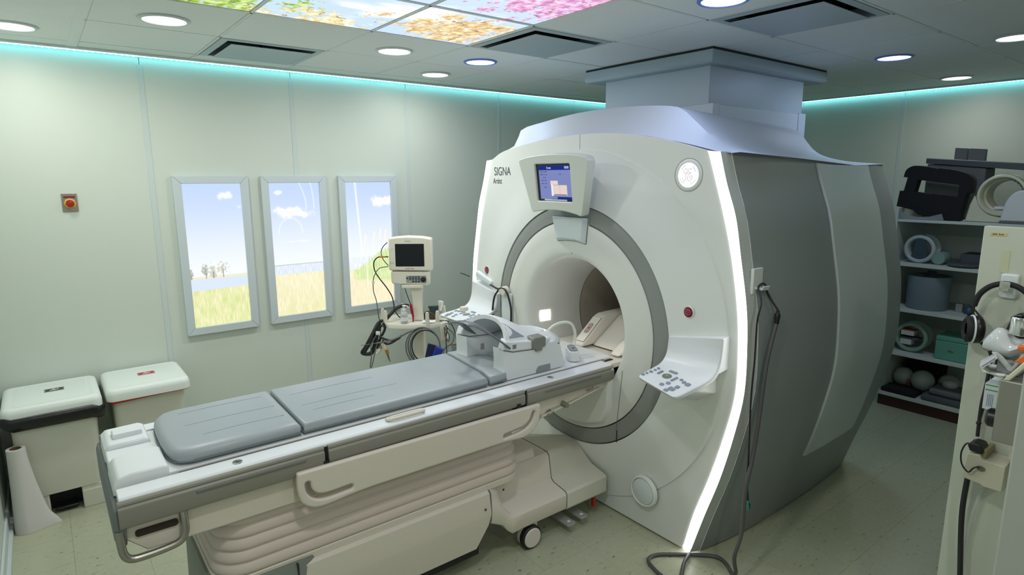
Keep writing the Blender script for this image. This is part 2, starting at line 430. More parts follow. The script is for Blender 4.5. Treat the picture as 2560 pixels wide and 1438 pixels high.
# downlights
lampE = emit('lamp_white', (1.0, 0.99, 0.95), 6.0); lampB = emit('lamp_blue', (0.80, 0.88, 1.0), 4.0); rimb = mat('lamp_rim_blue', (110, 140, 225), 0.4); rimw = mat('lamp_rim', (205, 212, 214), 0.4)
where = ['at the left end of the ceiling, above the bins', 'left of the sky panels, over picture one', 'just left of the bluish lamp, beside the golden panels', 'closest to the cyan strip, above the monitor cart', 'just left of the square vent by the sky panels',
         'cut by the top edge, right of the pink panel', 'right of the scanner column', 'furthest back, near the cyan strip over the shelves', 'at the right edge of the view', 'behind the camera, added unseen', 'over the camera on the right, added unseen', 'added unseen, furthest behind the camera']
for q, (lx, ly, k, pw_) in enumerate(LAMPS):
    t = thing('downlight', ('round bluish recessed downlight ' if k == 'b' else 'round white recessed downlight ') + where[q], 'ceiling light', (lx, ly, ZC), 'round downlights')
    M = Matrix.Translation((lx, ly, ZC - 0.006))
    MB().lathe([(0.093, 0.006), (0.112, 0.006), (0.113, 0.002), (0.108, -0.003), (0.097, -0.004), (0.093, 0.001)], M, 48, False).build('trim_ring', rimb if k == 'b' else rimw, t)
    MB().lathe([(0.0005, -0.0015), (0.06, -0.0015), (0.0935, 0.0)], M, 48, False).build('diffuser', lampB if k == 'b' else lampE, t)

# vents
ventm = mat('vent_white', (176, 190, 196), 0.4)
vl = ['above the left wall near the cyan strip', 'between the sky panels and the scanner column', 'at the top right above the scanner']
for q, (vx, vy) in enumerate(VENTS):
    t = thing('ceiling_vent', 'square white air diffuser with a dark slot, ' + vl[q], 'vent', (vx + 0.305, vy + 0.305, ZC), 'square ceiling vents')
    x0, x1, y0, y1 = vx + 0.012, vx + 0.598, vy + 0.012, vy + 0.598
    fr = MB()
    def ring(a, za, bb, zb):
        A = [(x0 + a, y0 + a, za), (x1 - a, y0 + a, za), (x1 - a, y1 - a, za), (x0 + a, y1 - a, za)]
        B = [(x0 + bb, y0 + bb, zb), (x1 - bb, y0 + bb, zb), (x1 - bb, y1 - bb, zb), (x0 + bb, y1 - bb, zb)]
        fr.loft([A, B], True, False, False)
    ring(0, ZC + 0.02, 0, ZC - 0.002); ring(0, ZC - 0.002, 0.04, ZC - 0.004); ring(0.04, ZC - 0.004, 0.022, ZC + 0.05)
    fr.build('frame', ventm, t, 20)
    MB().box((x0, y0, ZC + 0.10), (x1, y1, ZC + 0.13)).build('plenum', mat('vent_shade', (12, 12, 14), 0.9), t)  # near-black colour paints in the shade inside the slot
    MB().box((x0 + 0.064, y0 + 0.064, ZC - 0.016), (x1 - 0.064, y1 - 0.064, ZC - 0.013)).build('centre_plate', ventm, t, bevel=0.001)
    MB().cyl((vx + 0.305, vy + 0.305, ZC), (vx + 0.305, vy + 0.305, ZC + 0.10), 0.008, n=8).build('hanger', darkgap, t)

# column between scanner and ceiling
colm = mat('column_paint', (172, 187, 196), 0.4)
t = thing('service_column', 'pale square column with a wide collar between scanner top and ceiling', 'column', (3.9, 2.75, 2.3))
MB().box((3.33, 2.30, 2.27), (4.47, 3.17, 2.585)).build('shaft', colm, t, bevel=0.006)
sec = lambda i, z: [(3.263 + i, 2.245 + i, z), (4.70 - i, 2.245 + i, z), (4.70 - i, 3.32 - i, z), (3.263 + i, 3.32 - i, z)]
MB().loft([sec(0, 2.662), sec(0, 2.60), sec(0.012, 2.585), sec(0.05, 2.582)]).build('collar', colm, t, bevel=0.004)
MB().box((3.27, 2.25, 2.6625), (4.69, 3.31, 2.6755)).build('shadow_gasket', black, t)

# ------------------------------------------------------------------ backlit pictures on the left wall
framem = mat('picture_frame_white', (196, 206, 210), 0.4)
def land(kind):
    def f(u, v):       # u 0..1 left-right, v 0 bottom..1 top
        c = mix((0.95, 0.97, 1.0), (0.72, 0.81, 0.99), sm(0.30, 1.05, v))
        def cloud(cx, cy, rx, ry, a=1.0):
            nonlocal c
            k = 1 - math.hypot((u - cx) / rx, (v - cy) / ry) + 0.55 * nz(u * 6 + cx * 9, v * 13, kind * 3.0, 5)
            c = mix(c, (1, 1, 1), sm(-0.1, 0.6, k) * a)
        if kind == 0: cloud(0.72, 0.915, 0.16, 0.03, 0.8); cloud(0.95, 0.83, 0.05, 0.02, 0.4)
        if kind == 1:
            cloud(0.45, 0.78, 0.42, 0.05); cloud(0.17, 0.93, 0.1, 0.02, 0.7); cloud(0.5, 0.56, 0.3, 0.01, 0.3)
            for cx, s in ((0.60, 0.12), (0.83, 0.05)):
                d = abs(u - (cx + s * math.sin((1 - v) * 9)))
                if v > 0.8: c = mix(c, (1, 1, 1), 0.6 * sm(0.02, 0.0, d))
            d = abs(math.hypot((u - 0.38), (v - 0.62) * 2.0) - 0.24)
            if v > 0.62: c = mix(c, (1, 1, 1), 0.45 * sm(0.025, 0.0, d))
        if kind == 2:
            cloud(0.85, 0.85, 0.33, 0.05)
            d = abs(u - (0.22 + 0.16 * (1 - v))); c = mix(c, (1, 1, 1), 0.75 * sm(0.035 + 0.02 * (v - 0.8), 0.0, d))
        n1 = nz(u * 60, v * 14, 2.0 + kind, 4); n2 = nz(u * 8, v * 10, 5.0 + kind, 4)
        grass = mix((0.97, 0.94, 0.76), (0.80, 0.86, 0.52), 0.5 + 0.8 * n1 + 0.35 * n2)
        if kind == 0:
            hor, lake = 0.345, 0.300
            if v < 0.36 and v > 0.33: c = mix(c, (0.90, 0.90, 0.78), sm(0.362, 0.35, v + 0.004 * n1))
            if v < 0.337: c = (0.82, 0.88, 0.98) if v > 0.255 + 0.004 * n1 + 0.012 * u else grass
            for tx, ty, tr, dens in ((0.27, 0.405, 0.085, 0.0), (0.40, 0.385, 0.06, 0.25), (0.57, 0.405, 0.10, -0.05), (0.02, 0.375, 0.035, 0.2)):
                k = 1 - math.hypot((u - tx) / tr, (v - ty) / 0.038) + 1.2 * nz(u * 30, v * 70, tx * 9, 4) + dens
                if k > 0.25 and v > 0.345: c = mix(c, (0.50, 0.52, 0.42) if tx < 0.3 else (0.70, 0.68, 0.52), 0.6)
                if abs(u - tx) < 0.008 and 0.34 < v < ty: c = (0.58, 0.55, 0.50)
        if kind == 1:
            if v < 0.385: c = mix((0.80, 0.86, 0.97), (0.93, 0.95, 1.0), 0.5 + n1)
            if abs(v - 0.387) < 0.003: c = (0.72, 0.76, 0.68)
            if v < 0.315 + 0.006 * n1: c = mix((0.99, 0.95, 0.82), (0.88, 0.88, 0.62), 0.35 + 0.7 * n1 + 0.3 * n2 + (0.25 - v))
        if kind == 2:
            if v < 0.40: c = mix((0.86, 0.90, 0.98), (0.95, 0.97, 1.0), 0.5 + n1)
            if v < 0.30: c = mix((0.99, 0.94, 0.82), (0.90, 0.88, 0.64), 0.4 + 0.7 * n1)
            top = 0.30 + 0.15 * sm(0.1, 0.9, u) + 0.05 * nz(u * 40, 1.0, 0, 3)
            if 0.17 + 0.04 * n1 + 0.05 * (1 - u) < v < top and u > 0.12: c = mix((0.92, 0.95, 0.72), (0.72, 0.84, 0.50), 0.5 + 0.9 * n1)
            for px, py in ((0.42, 0.58), (0.62, 0.60), (0.76, 0.62), (0.88, 0.61)):
                sx = px - 0.10 * (py + 0.04 - v) / 0.3
                if 0.42 < v < py and abs(u - sx) < (0.018 if v > py - 0.09 else 0.006): c = mix(c, (1.0, 0.95, 0.88), 0.8)
            if abs(u - 0.40 - 0.02 * v) < 0.02 and 0.15 < v < 0.45: c = mix(c, (0.96, 0.96, 0.90), 0.6)
        return mix(c, (1, 1, 1), 0.16)
    return f
picm = print_mat('landscape_print', 1.08)
lab = ['tall backlit picture of small trees by a lake, leftmost of three on the wall', 'tall backlit picture with a big white cloud over a lake, middle of three',
       'tall backlit picture with green reeds, right of three, behind the patient monitor']
for q, (xa, xb) in enumerate(((0.722, 1.196), (1.283, 1.757), (1.858, 2.350))):
    z0, z1 = 0.843, 1.932; w = 0.052
    t = thing('picture_light_box', lab[q], 'light box', ((xa + xb) / 2, YL, z0), 'backlit landscape pictures')
    yf, yb = 4.556, YL
    def rail(poly):
        MB().loft([[(u, yb, v) for u, v in poly], [(u, yf, v) for u, v in poly]]).build('frame_rail', framem, t, bevel=0.003)
    g = 0.0006
    rail([(xa, z1), (xb, z1), (xb - w - g, z1 - w), (xa + w + g, z1 - w)]); rail([(xa, z0), (xb, z0), (xb - w - g, z0 + w), (xa + w + g, z0 + w)])
    rail([(xa, z0 + g), (xa + w, z0 + w + g), (xa + w, z1 - w - g), (xa, z1 - g)]); rail([(xb, z0 + g), (xb - w, z0 + w + g), (xb - w, z1 - w - g), (xb, z1 - g)])
    f = land(q)
    prism_mesh(lambda u, v: (xa + w + u * (xb - xa - 2 * w), 4.574, z0 + w + v * (z1 - z0 - 2 * w)), 0, 1, 0, 1, 130, 320, f, 'backlit_print', picm, t)
# ================================================================== the scanner
YC, ZB = 2.52, 1.057
FX = 2.45
VU, VV = (0, -1, 0), (0, 0, 1)          # faces looking at -x
def face_frame(x, y, z): return frame((x, y, z), VU, VV)
sc = thing('mri_scanner', 'large white tunnel scanner with grey sides and glowing strips under the square column', 'scanner', (3.28, YC, 0))

RIN = [(1.68, 2.029), (1.631, 1.887), (1.58, 1.732), (1.532, 1.561), (1.488, 1.338), (1.470, 1.166), (1.468, 0.927), (1.513, 0.699), (1.581, 0.454), (1.655, 0.230), (1.709, 0.012)]
ROUT = [(1.619, 2.025), (1.578, 1.887), (1.522, 1.734), (1.486, 1.563), (1.443, 1.345), (1.427, 1.172), (1.425, 0.94), (1.463, 0.716), (1.522, 0.474), (1.593, 0.253), (1.665, 0.012)]
mir = lambda P: [(2 * YC - y, z) for y, z in P]
rin = spl2(RIN, 5); rout = spl2(ROUT, 5)
TOP = [(1.68, 2.029), (1.84, 2.071), (2.02, 2.110), (2.203, 2.136), (2.37, 2.148), (2.523, 2.150), (2.66, 2.147), (2.792, 2.140), (2.95, 2.122), (3.108, 2.101), (3.25, 2.076), (3.36, 2.029)]
top = spl2(TOP, 4)
outline = rin[::-1] + top[1:-1] + mir(rin)          # from floor right, up, over, down left
def interp(P, y):
    for (a, za), (b, zb) in zip(P[:-1], P[1:]):
        if (a <= y <= b) or (b <= y <= a): return za + (zb - za) * (y - a) / (b - a + 1e-12)
    return P[-1][1]
def ray_out(th):
    c, s = math.cos(th), math.sin(th); best = None
    for (a, b), (p, q) in zip(outline, outline[1:] + outline[:1]):
        # centre + t*(c,s) hits segment
        dx, dy = p - a, q - b; det = -c * dy + s * dx
        if abs(det) < 1e-12: continue
        rx, ry = a - YC, b - ZB
        t = (-rx * dy + ry * dx) / det; k = (c * ry - s * rx) / det
        if t > 0 and -1e-9 <= k <= 1 + 1e-9 and (best is None or t > best): best = t
    return best
def fx(r):
    """depth of the front cover at radius r: dished up to the crease at 1.01 m"""
    if r >= 1.01: return FX
    return FX - 0.008 - 0.040 * sm(1.01, 0.70, r)
N = 240; RO, RI = 0.700, 0.610
secs = []
angs = [2 * PI * k / N for k in range(N)]
outs = [ray_out(a) for a in angs]
def rings(fr, name, halves):
    mb = MB(); rows = []
    for a, R in zip(angs, outs):
        cr = min(1.01, R - 0.004)
        rr = [RO + 0.004] + [RO + 0.004 + (cr - RO - 0.004) * k / 7 for k in range(1, 7)] + [cr - 0.006, cr, cr + 0.0015, cr + (R - cr) * 0.5, R]
        row = []
        for i, r in enumerate(rr):
            x = fx(r) if i < 9 else FX
            if i == 8: x = fx(cr - 0.001) - 0.0
            row.append((x, YC + r * math.cos(a), ZB + r * math.sin(a)))
        row = [(row[0][0] + 0.05, row[0][1], row[0][2])] + row + [(FX + 0.035, row[-1][1], row[-1][2])]
        rows.append(row)
    n = len(rows[0])
    for k in range(N):
        k2 = (k + 1) % N
        mb.add(rows[k] + rows[k2], [(i, i + 1, n + i + 1, n + i) for i in range(n - 1)])
    return mb
mb = rings(None, None, None)
o = mb.build('front_cover', shell, sc, 30)
bm = bmesh.new(); bm.from_mesh(o.data); bmesh.ops.remove_doubles(bm, verts=bm.verts, dist=1e-5); bmesh.ops.recalc_face_normals(bm, faces=bm.faces); bm.to_mesh(o.data); bm.free()
o.data.polygons.foreach_set('use_smooth', [True] * len(o.data.polygons)); o.data.set_sharp_from_angle(angle=math.radians(30))
# cover seam above the display
seam = MB().box((2.4495, 2.5185, 2.055), (2.4515, 2.5215, 2.149)).build('cover_seam', mat('seam_grey', (120, 126, 126), 0.7), sc)

# light strips, their bevels
glow = emit('strip_glow', (1.0, 0.985, 0.965), 5.5)
def band(A, B, xa, xb, name, mt, mirror, thick=0.006, **kw):
    mb = MB(); vs = []
    for (ya, za), (yb, zb) in zip(A, B):
        if mirror: ya, yb = 2 * YC - ya, 2 * YC - yb
        vs += [(xa, ya, za), (xb, yb, zb)]
    n = len(A); mb.add(vs, [(2 * i, 2 * i + 1, 2 * i + 3, 2 * i + 2) for i in range(n - 1)])
    mb.add([(p[0] + 0.03, p[1], p[2]) for p in vs], [(2 * i, 2 * i + 1, 2 * i + 3, 2 * i + 2) for i in range(n - 1)])
    o = mb.build(name, mt, sc, 40)
    return o
bev = [(y - 0.022 if y < YC else y, z) for y, z in rout]
for mirr in (False, True):
    band([(y - 0.001, z) for y, z in rin], [(y + 0.002, z) for y, z in rout], 2.447, 2.449, 'light_strip', glow, mirr)
    band(rout, bev, 2.450, 2.50, 'strip_bevel', mat('bevel_grey', (178, 182, 180), 0.4), mirr)

# side covers: profile of the strip pushed out along the length
bevz = [(z, y) for y, z in bev]
def side_y(x, z):
    y0 = interp(bevz, max(0.013, min(2.02, z)))
    ks = [(2.50, 0.0), (2.7, -0.03), (2.94, -0.046), (3.38, -0.050), (3.64, -0.045), (3.95, -0.028), (4.10, -0.005), (4.17, 0.035), (4.205, 0.10)]
    for (a, da), (b2, db) in zip(ks[:-1], ks[1:]):
        if x <= b2: return y0 + da + (db - da) * max(0, (x - a)) / (b2 - a)
    return y0 + 0.10
def sidetop(x): return 2.022 - 0.05 * sm(2.45, 3.4, x) + 0.012 * sm(3.6, 4.15, x)
def side_patch(xa, xb, za, zb, off, name, mt, mirror, nx=14, nz_=26, edge=0.0):
    mb = MB(); G = []
    for i in range(nx + 1):
        x = xa + (xb - xa) * i / nx; zt = min(zb, sidetop(x)) if zb > 1.9 else zb; row = []
        for j in range(nz_ + 1):
            z = za + (zt - za) * j / nz_; y = side_y(x, z) - off
            if mirror: y = 2 * YC - y
            row.append((x, y, z))
        G.append(row)
    vs = [p for r in G for p in r]; n = nz_ + 1
    mb.add(vs, [(i * n + j, i * n + j + 1, (i + 1) * n + j + 1, (i + 1) * n + j) for i in range(nx) for j in range(nz_)])
    # return edges
    s = 1 if not mirror else -1
    e = 0.03
    def ret(line): 
        b3 = [(x, y + s * e, z) for x, y, z in line]; k = len(line)
        mb.add(line + b3, [(i, i + 1, k + i + 1, k + i) for i in range(k - 1)])
    ret(G[0]); ret(G[-1]); ret([r[0] for r in G]); ret([r[-1] for r in G])
    return mb.build(name, mt, sc, 40)
for mirr in (False, True):
    side_patch(2.502, 3.165, 0.012, 2.03, 0.0, 'side_cover', sidegrey, mirr)
    side_patch(3.169, 3.785, 0.012, 0.405, 0.0, 'side_cover', sidegrey, mirr, 10, 6)
    side_patch(3.170, 3.784, 0.402, 2.03, 0.011, 'side_panel', sidelight, mirr, 12, 26)
    side_patch(3.789, 4.207, 0.012, 2.03, 0.0, 'rear_cover', sidegrey, mirr, 12, 26)
# back plate
mb = MB(); zs_ = [0.012 + (1.98 - 0.012) * j / 20 for j in range(21)]
mb.loft([[(4.203, side_y(4.207, z) + 0.002, z), (4.203, 2 * YC - side_y(4.207, z) - 0.002, z)] for z in zs_], False, False, False)
mb.build('back_plate', sidegrey, sc)
MB().prism([(side_y(3, 0.012) + 0.25, 2.6), (side_y(3, .012) + .25, 4.05), (2 * YC - side_y(3, 0.012) - 0.25, 4.05), (2 * YC - side_y(3, .012) - .25, 2.6)], lambda y, x: (x, y, 0.0), lambda y, x: (x, y, 0.05)).build('plinth', darkgap, sc)

# top cap: lofted sections front to back
A = [(2.475, y, z) for y, z in [(1.575, 2.018), (1.66, 2.030), (1.76, 2.055), (1.86, 2.078), (1.93, 2.092), (2.0, 2.107), (2.1, 2.123), (2.28, 2.142), (2.52, 2.150), (2.75, 2.143), (3.0, 2.116), (3.17, 2.088), (3.27, 2.065), (3.46, 2.018)]]
B0 = [(2.515, y, z) for y, z in [(1.56, 2.022), (1.66, 2.038), (1.76, 2.068), (1.86, 2.098), (1.93, 2.118), (2.0, 2.135), (2.1, 2.152), (2.28, 2.170), (2.52, 2.180), (2.75, 2.172), (3.0, 2.146), (3.17, 2.118), (3.265, 2.095), (3.47, 2.020)]]
B = [(2.62, y, z) for y, z in [(1.540, 2.016), (1.69, 2.050), (1.77, 2.094), (1.84, 2.152), (1.905, 2.205), (1.955, 2.243), (2.03, 2.270), (2.25, 2.290), (2.52, 2.297), (2.78, 2.287), (3.02, 2.262), (3.262, 2.222), (3.298, 2.10), (3.49, 2.016)]]
Cc = [(3.00, y, z) for y, z in [(1.525, 2.000), (1.70, 2.022), (1.80, 2.052), (1.88, 2.098), (1.94, 2.150), (2.00, 2.205), (2.08, 2.262), (2.28, 2.298), (2.52, 2.305), (2.76, 2.298), (2.96, 2.262), (3.05, 2.20), (3.20, 2.06), (3.51, 2.000)]]
D = [(3.60, y, z) for y, z in [(1.525, 1.972), (1.72, 1.992), (1.83, 2.022), (1.92, 2.065), (1.98, 2.115), (2.03, 2.170), (2.10, 2.235), (2.30, 2.285), (2.52, 2.300), (2.74, 2.285), (2.94, 2.235), (3.03, 2.16), (3.20, 2.03), (3.51, 1.972)]]
E_ = [(4.08, y, z) for y, z in [(1.56, 1.984), (1.75, 2.002), (1.86, 2.022), (1.94, 2.048), (2.00, 2.085), (2.05, 2.140), (2.12, 2.212), (2.30, 2.270), (2.52, 2.290), (2.74, 2.270), (2.92, 2.212), (3.01, 2.12), (3.20, 2.01), (3.48, 1.984)]]
F_ = [(4.195, y, z) for y, z in [(1.66, 1.97), (1.78, 1.98), (1.88, 1.99), (1.96, 2.0), (2.02, 2.02), (2.07, 2.06), (2.14, 2.12), (2.32, 2.17), (2.52, 2.18), (2.72, 2.17), (2.90, 2.12), (2.99, 2.05), (3.18, 1.99), (3.38, 1.97)]]
G_ = [(4.207, y, 1.93) for _, y, z in F_]
def refine(sec, k=3):
    P = spline([Vector(p) for p in sec], k); return [tuple(p) for p in P]
base_secs = [A, B0, B, Cc, D, E_, F_, G_]
R = [refine(s_) for s_ in base_secs]
rows = [R[0], R[1], R[2]]
for i in range(2, 6):
    for k in range(1, 5):
        t = k / 4; rows.append([tuple(a + (b - a) * t for a, b in zip(p, q)) for p, q in zip(R[i], R[i + 1])])
rows.append(R[7])
mb = MB().loft(rows, False, False, False)
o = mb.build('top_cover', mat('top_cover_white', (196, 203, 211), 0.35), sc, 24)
# skirt box round the column
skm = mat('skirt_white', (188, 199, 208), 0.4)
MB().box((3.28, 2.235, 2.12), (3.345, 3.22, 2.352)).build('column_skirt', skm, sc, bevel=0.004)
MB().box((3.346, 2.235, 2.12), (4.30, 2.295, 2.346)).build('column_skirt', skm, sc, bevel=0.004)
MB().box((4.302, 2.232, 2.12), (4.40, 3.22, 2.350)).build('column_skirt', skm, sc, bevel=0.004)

# grey ring
mb = MB(); prof = [(2.452, RI + 0.002), (2.402, RI + 0.002), (2.398, RI + 0.006), (2.400, 0.655), (2.404, RO - 0.010), (2.409, RO - 0.002), (2.455, RO - 0.001)]
def turn(prof, n=160, a0=0.0, a1=2 * PI):
    closed = abs(a1 - a0 - 2 * PI) < 1e-6
    cnt_ = n if closed else n + 1
    secs = [[(x, YC + r * math.cos(a0 + (a1 - a0) * k / n), ZB + r * math.sin(a0 + (a1 - a0) * k / n)) for k in range(cnt_)] for x, r in prof]
    return MB().loft(secs, closed, False, False)
turn(prof).build('trim_ring', ringgrey, sc, 35)
turn([(2.425, RO + 0.004), (2.425, RO - 0.003)]).build('ring_gap', darkgap, sc)
MB().box((2.3965, 2.137, 0.46), (2.3995, 2.141, 0.53)).build('ring_seam', darkgap, sc)

# inner cover with flared mouth
mouth = [(2.43, RI - 0.004), (2.400, RI - 0.004), (2.396, RI - 0.010), (2.394, 0.54), (2.393, 0.47), (2.394, 0.435), (2.400, 0.418), (2.414, 0.404), (2.44, 0.392), (2.48, 0.381), (2.54, 0.370), (2.62, 0.361), (2.72, 0.354), (2.812, 0.351)]
turn(mouth).build('inner_cover', mat('inner_cover_white', (216, 218, 212), 0.38), sc, 50)
turn([(2.810, 0.3535), (2.816, 0.3535)]).build('bore_seam', black, sc)
turn([(2.816, 0.351), (3.3, 0.350), (3.9, 0.351), (4.17, 0.40)]).build('bore_tube', mat('bore_liner', (176, 168, 156), 0.5), sc, 60)
# rear flare closing plate with open hole
turn([(4.170, 0.40), (4.209, 0.42), (4.209, 0.60), (4.19, 0.62)]).build('rear_ring', shell, sc, 40)
seamm = mat('fine_seam', (110, 112, 108), 0.7)
MB().add([(2.3915, 2.103, 0.885), (2.3915, 2.106, 0.885), (2.3925, 2.142, 0.53), (2.3925, 2.139, 0.53)], [(0, 1, 2, 3)]).build('inner_seam', seamm, sc)
MB().lathe([(0.0, 0), (0.003, 0)], frame((2.3925, 2.513, 1.484), VU, VV), 10).build('laser_pinhole', black, sc)

# camera box over the mouth
def P3(x, pts): return [(x, y, z) for y, z in pts]
qa = [(2.672, 1.690), (2.385, 1.690), (2.400, 1.545), (2.47, 1.556), (2.56, 1.556), (2.632, 1.548)]
qb = [(2.650, 1.690), (2.405, 1.690), (2.415, 1.562), (2.47, 1.572), (2.56, 1.572), (2.618, 1.566)]
MB().loft([P3(2.43, qa), P3(2.390, qa), P3(2.362, qb)]).build('sensor_housing', coolwhite, sc, bevel=0.004)
gp = MB()
for (a, b2) in zip(qa, qa[1:] + qa[:1]):
    gp.tube([(2.3915, *a), (2.3915, *b2)], 0.0018, 6)
gp.build('housing_gap', darkgap, sc)

# display
Md = frame((2.235, 2.52, 1.985), VU, (-0.125, 0, 1))
outl = spl2([(-0.277, 0.028), (-0.20, 0.042), (-0.10, 0.050), (0.0, 0.053), (0.10, 0.051), (0.20, 0.044), (0.262, 0.033)], 3)
outl = [(-0.283, 0.014)] + outl + [(0.278, 0.022), (0.285, 0.002), (0.213, -0.266), (0.205, -0.278), (0.192, -0.279)] + spl2([(0.17, -0.272), (0.08, -0.258), (0.0, -0.254), (-0.08, -0.257), (-0.17, -0.268)], 3) + [(-0.195, -0.271), (-0.204, -0.262)]
outl = outl[::-1]
scr = rrect(-0.142, -0.205, 0.142, 0.0, 0.008)
bz = plate([outl, scr], Md @ Matrix.Translation((0, 0, -0.055)), 0.055, 'display_housing', mat('display_white', (206, 210, 202), 0.4), sc, bevel=0.006)
back = plate([[(u * 0.97, v * 0.97) for u, v in outl]], Md @ Matrix.Translation((0, 0, -0.058)), 0.03, 'display_back', coolwhite, sc)
MB().box((2.27, 2.42, 1.78), (2.42, 2.62, 1.95)).build('display_mount', coolwhite, sc, bevel=0.01)
scrm = mat('screen_bezel', (20, 24, 46), 0.2)
plate([scr], Md @ Matrix.Translation((0, 0, -0.014)), 0.002, 'screen_bezel', scrm, bz)
def on(M, x, y, z): return M @ Matrix.Translation((x, y, z))
eb = emit('screen_blue', (0.20, 0.26, 0.62), 1.0); ed = emit('screen_dark_blue', (0.015, 0.03, 0.22), 1.0); ep = emit('screen_pale', (0.78, 0.66, 0.60), 1.0); ew = emit('screen_white', (0.85, 0.85, 0.95), 1.0); ek = emit('screen_ink', (0.03, 0.03, 0.12), 1.0)
eb.node_tree.nodes['Emission'].inputs[0].default_value = (0.21, 0.25, 0.52, 1)
scn = plate([rrect(-0.121, -0.194, 0.136, -0.010, 0.002)], on(Md, 0, 0, -0.0118), 0.001, 'screen', eb, bz)
def sq(u0, v0, u1, v1, z, name, mt): return MB().box((u0, v0, z), (u1, v1, z + 0.0006), Md).build(name, mt, bz)
sq(-0.121, -0.034, 0.136, -0.010, -0.0105, 'screen_header', ed)
sq(-0.060 + 0.03, -0.194, 0.136, -0.180, -0.0105, 'screen_footer', ed)
sq(-0.080, -0.192, 0.020, -0.181, -0.0100, 'screen_tabs', eb)
sq(-0.02, -0.172, 0.100, -0.116, -0.0105, 'scanner_icon', ep); sq(-0.026, -0.176, -0.012, -0.112, -0.0100, 'scanner_icon_edge', ew)
sq(-0.03, -0.114, 0.030, -0.092, -0.0105, 'scanner_icon_top', ep); sq(0.043, -0.165, 0.044, -0.118, -0.0098, 'scanner_icon_line', mat('icon_line', (190, 160, 150), 0.6)); sq(-0.005, -0.171, 0.096, -0.166, -0.0098, 'scanner_icon_base', mat('icon_base', (150, 130, 130), 0.6))
text('0 mm', on(Md, -0.035, -0.022, -0.0098), 0.017, 'screen_reading', ew, bz, 0.0003, sx=0.9); text('00:00', on(Md, 0.108, -0.0215, -0.0098), 0.019, 'screen_clock', ew, bz, 0.0003, sx=0.8)
for k_, (s_, yy, xx) in enumerate((('Patient ID:', -0.043, -0.075), ('Exam number:', -0.058, -0.075), ('Name:', -0.074, -0.068), ('Position:', -0.09, -0.075), ('Landmark:', -0.107, -0.075), ('Coil:', -0.128, -0.065))):
    dashes(on(Md, xx - 0.006, yy, -0.0098), 0.0052 * len(s_), 0.0045, 'screen_line', ek, bz, len(s_))
dashes(on(Md, 0.055, -0.057, -0.0098), 0.016, 0.0045, 'screen_line', ek, bz, 3)

# writing and badge
ink = mat('print_grey', (84, 94, 100), 0.6)
text('SIGNA', face_frame(2.4488, 3.245, 1.951), 0.078, 'model_lettering', ink, sc, 0.0005, sx=0.80)
text('Artist', face_frame(2.4488, 3.298, 1.889), 0.052, 'model_lettering_small', ink, sc, 0.0005, sx=0.80)
Mb = face_frame(2.449, 1.783, 1.922)
MB().lathe([(0.058, 0.001), (0.060, 0.004), (0.068, 0.004), (0.074, 0.001), (0.076, -0.002)], Mb, 64, False).build('badge_ring', shell, sc)
turnb = MB().lathe([(0.0765, 0.0006), (0.0785, 0.0006)], Mb, 64, False).build('badge_groove', mat('groove_grey', (130, 138, 138), 0.6), sc)
bd = MB().lathe([(0.0003, 0.005), (0.04, 0.004), (0.058, 0.002)], Mb, 64, False).build('lit_badge', emit('badge_glow', (1.0, 1.0, 1.0), 1.1), sc)
bi = emit('badge_line', (0.36, 0.35, 0.40), 1.0)
bl = MB()
for pts in ([(-0.030, -0.012), (-0.024, -0.026), (-0.016, -0.030), (-0.012, -0.016), (-0.008, 0.006), (-0.004, 0.022), (-0.010, 0.030), (-0.020, 0.024), (-0.022, 0.012), (-0.014, 0.006), (-0.004, 0.010), (0.004, 0.004)],
            [(0.020, 0.024), (0.014, 0.030), (0.004, 0.026), (0.003, 0.016), (0.010, 0.010), (0.018, 0.012), (0.008, 0.004), (0.000, -0.006), (-0.001, -0.020), (0.008, -0.028), (0.020, -0.024), (0.026, -0.012), (0.020, -0.003), (0.011, -0.008), (0.012, -0.016), (0.018, -0.016)]):
    bl.tube([Mb @ Vector((u, v, 0.0052)) for u, v in pts], 0.0009, 6, False, 6)
for a0 in (0, 90, 180, 270):
    bl.tube([Mb @ Vector((0.046 * math.cos(math.radians(a0 + 8 * k + 20)) - 0.003 * math.sin(k), 0.046 * math.sin(math.radians(a0 + 8 * k + 20)), 0.0045)) for k in range(0, 6)], 0.0009, 6, False, 4)
bl.build('badge_monogram', bi, sc)

# round blanking cap low on the right, and on the left
for yy in (1.957, 2 * YC - 1.957):
    Mc = face_frame(2.432, yy, 0.236)
    MB().lathe([(0.088, 0.0), (0.085, 0.016), (0.078, 0.021), (0.074, 0.019), (0.0725, 0.015)], Mc, 48, False).build('cap_ring', shell, sc, 40)
    MB().lathe([(0.0003, 0.019), (0.066, 0.0185), (0.0705, 0.016), (0.0715, 0.008)], Mc, 48, False).build('round_cap', coolwhite, sc, 40)
    MB().lathe([(0.0715, 0.014), (0.073, 0.014)], Mc, 48, False).build('cap_groove', darkgap, sc)
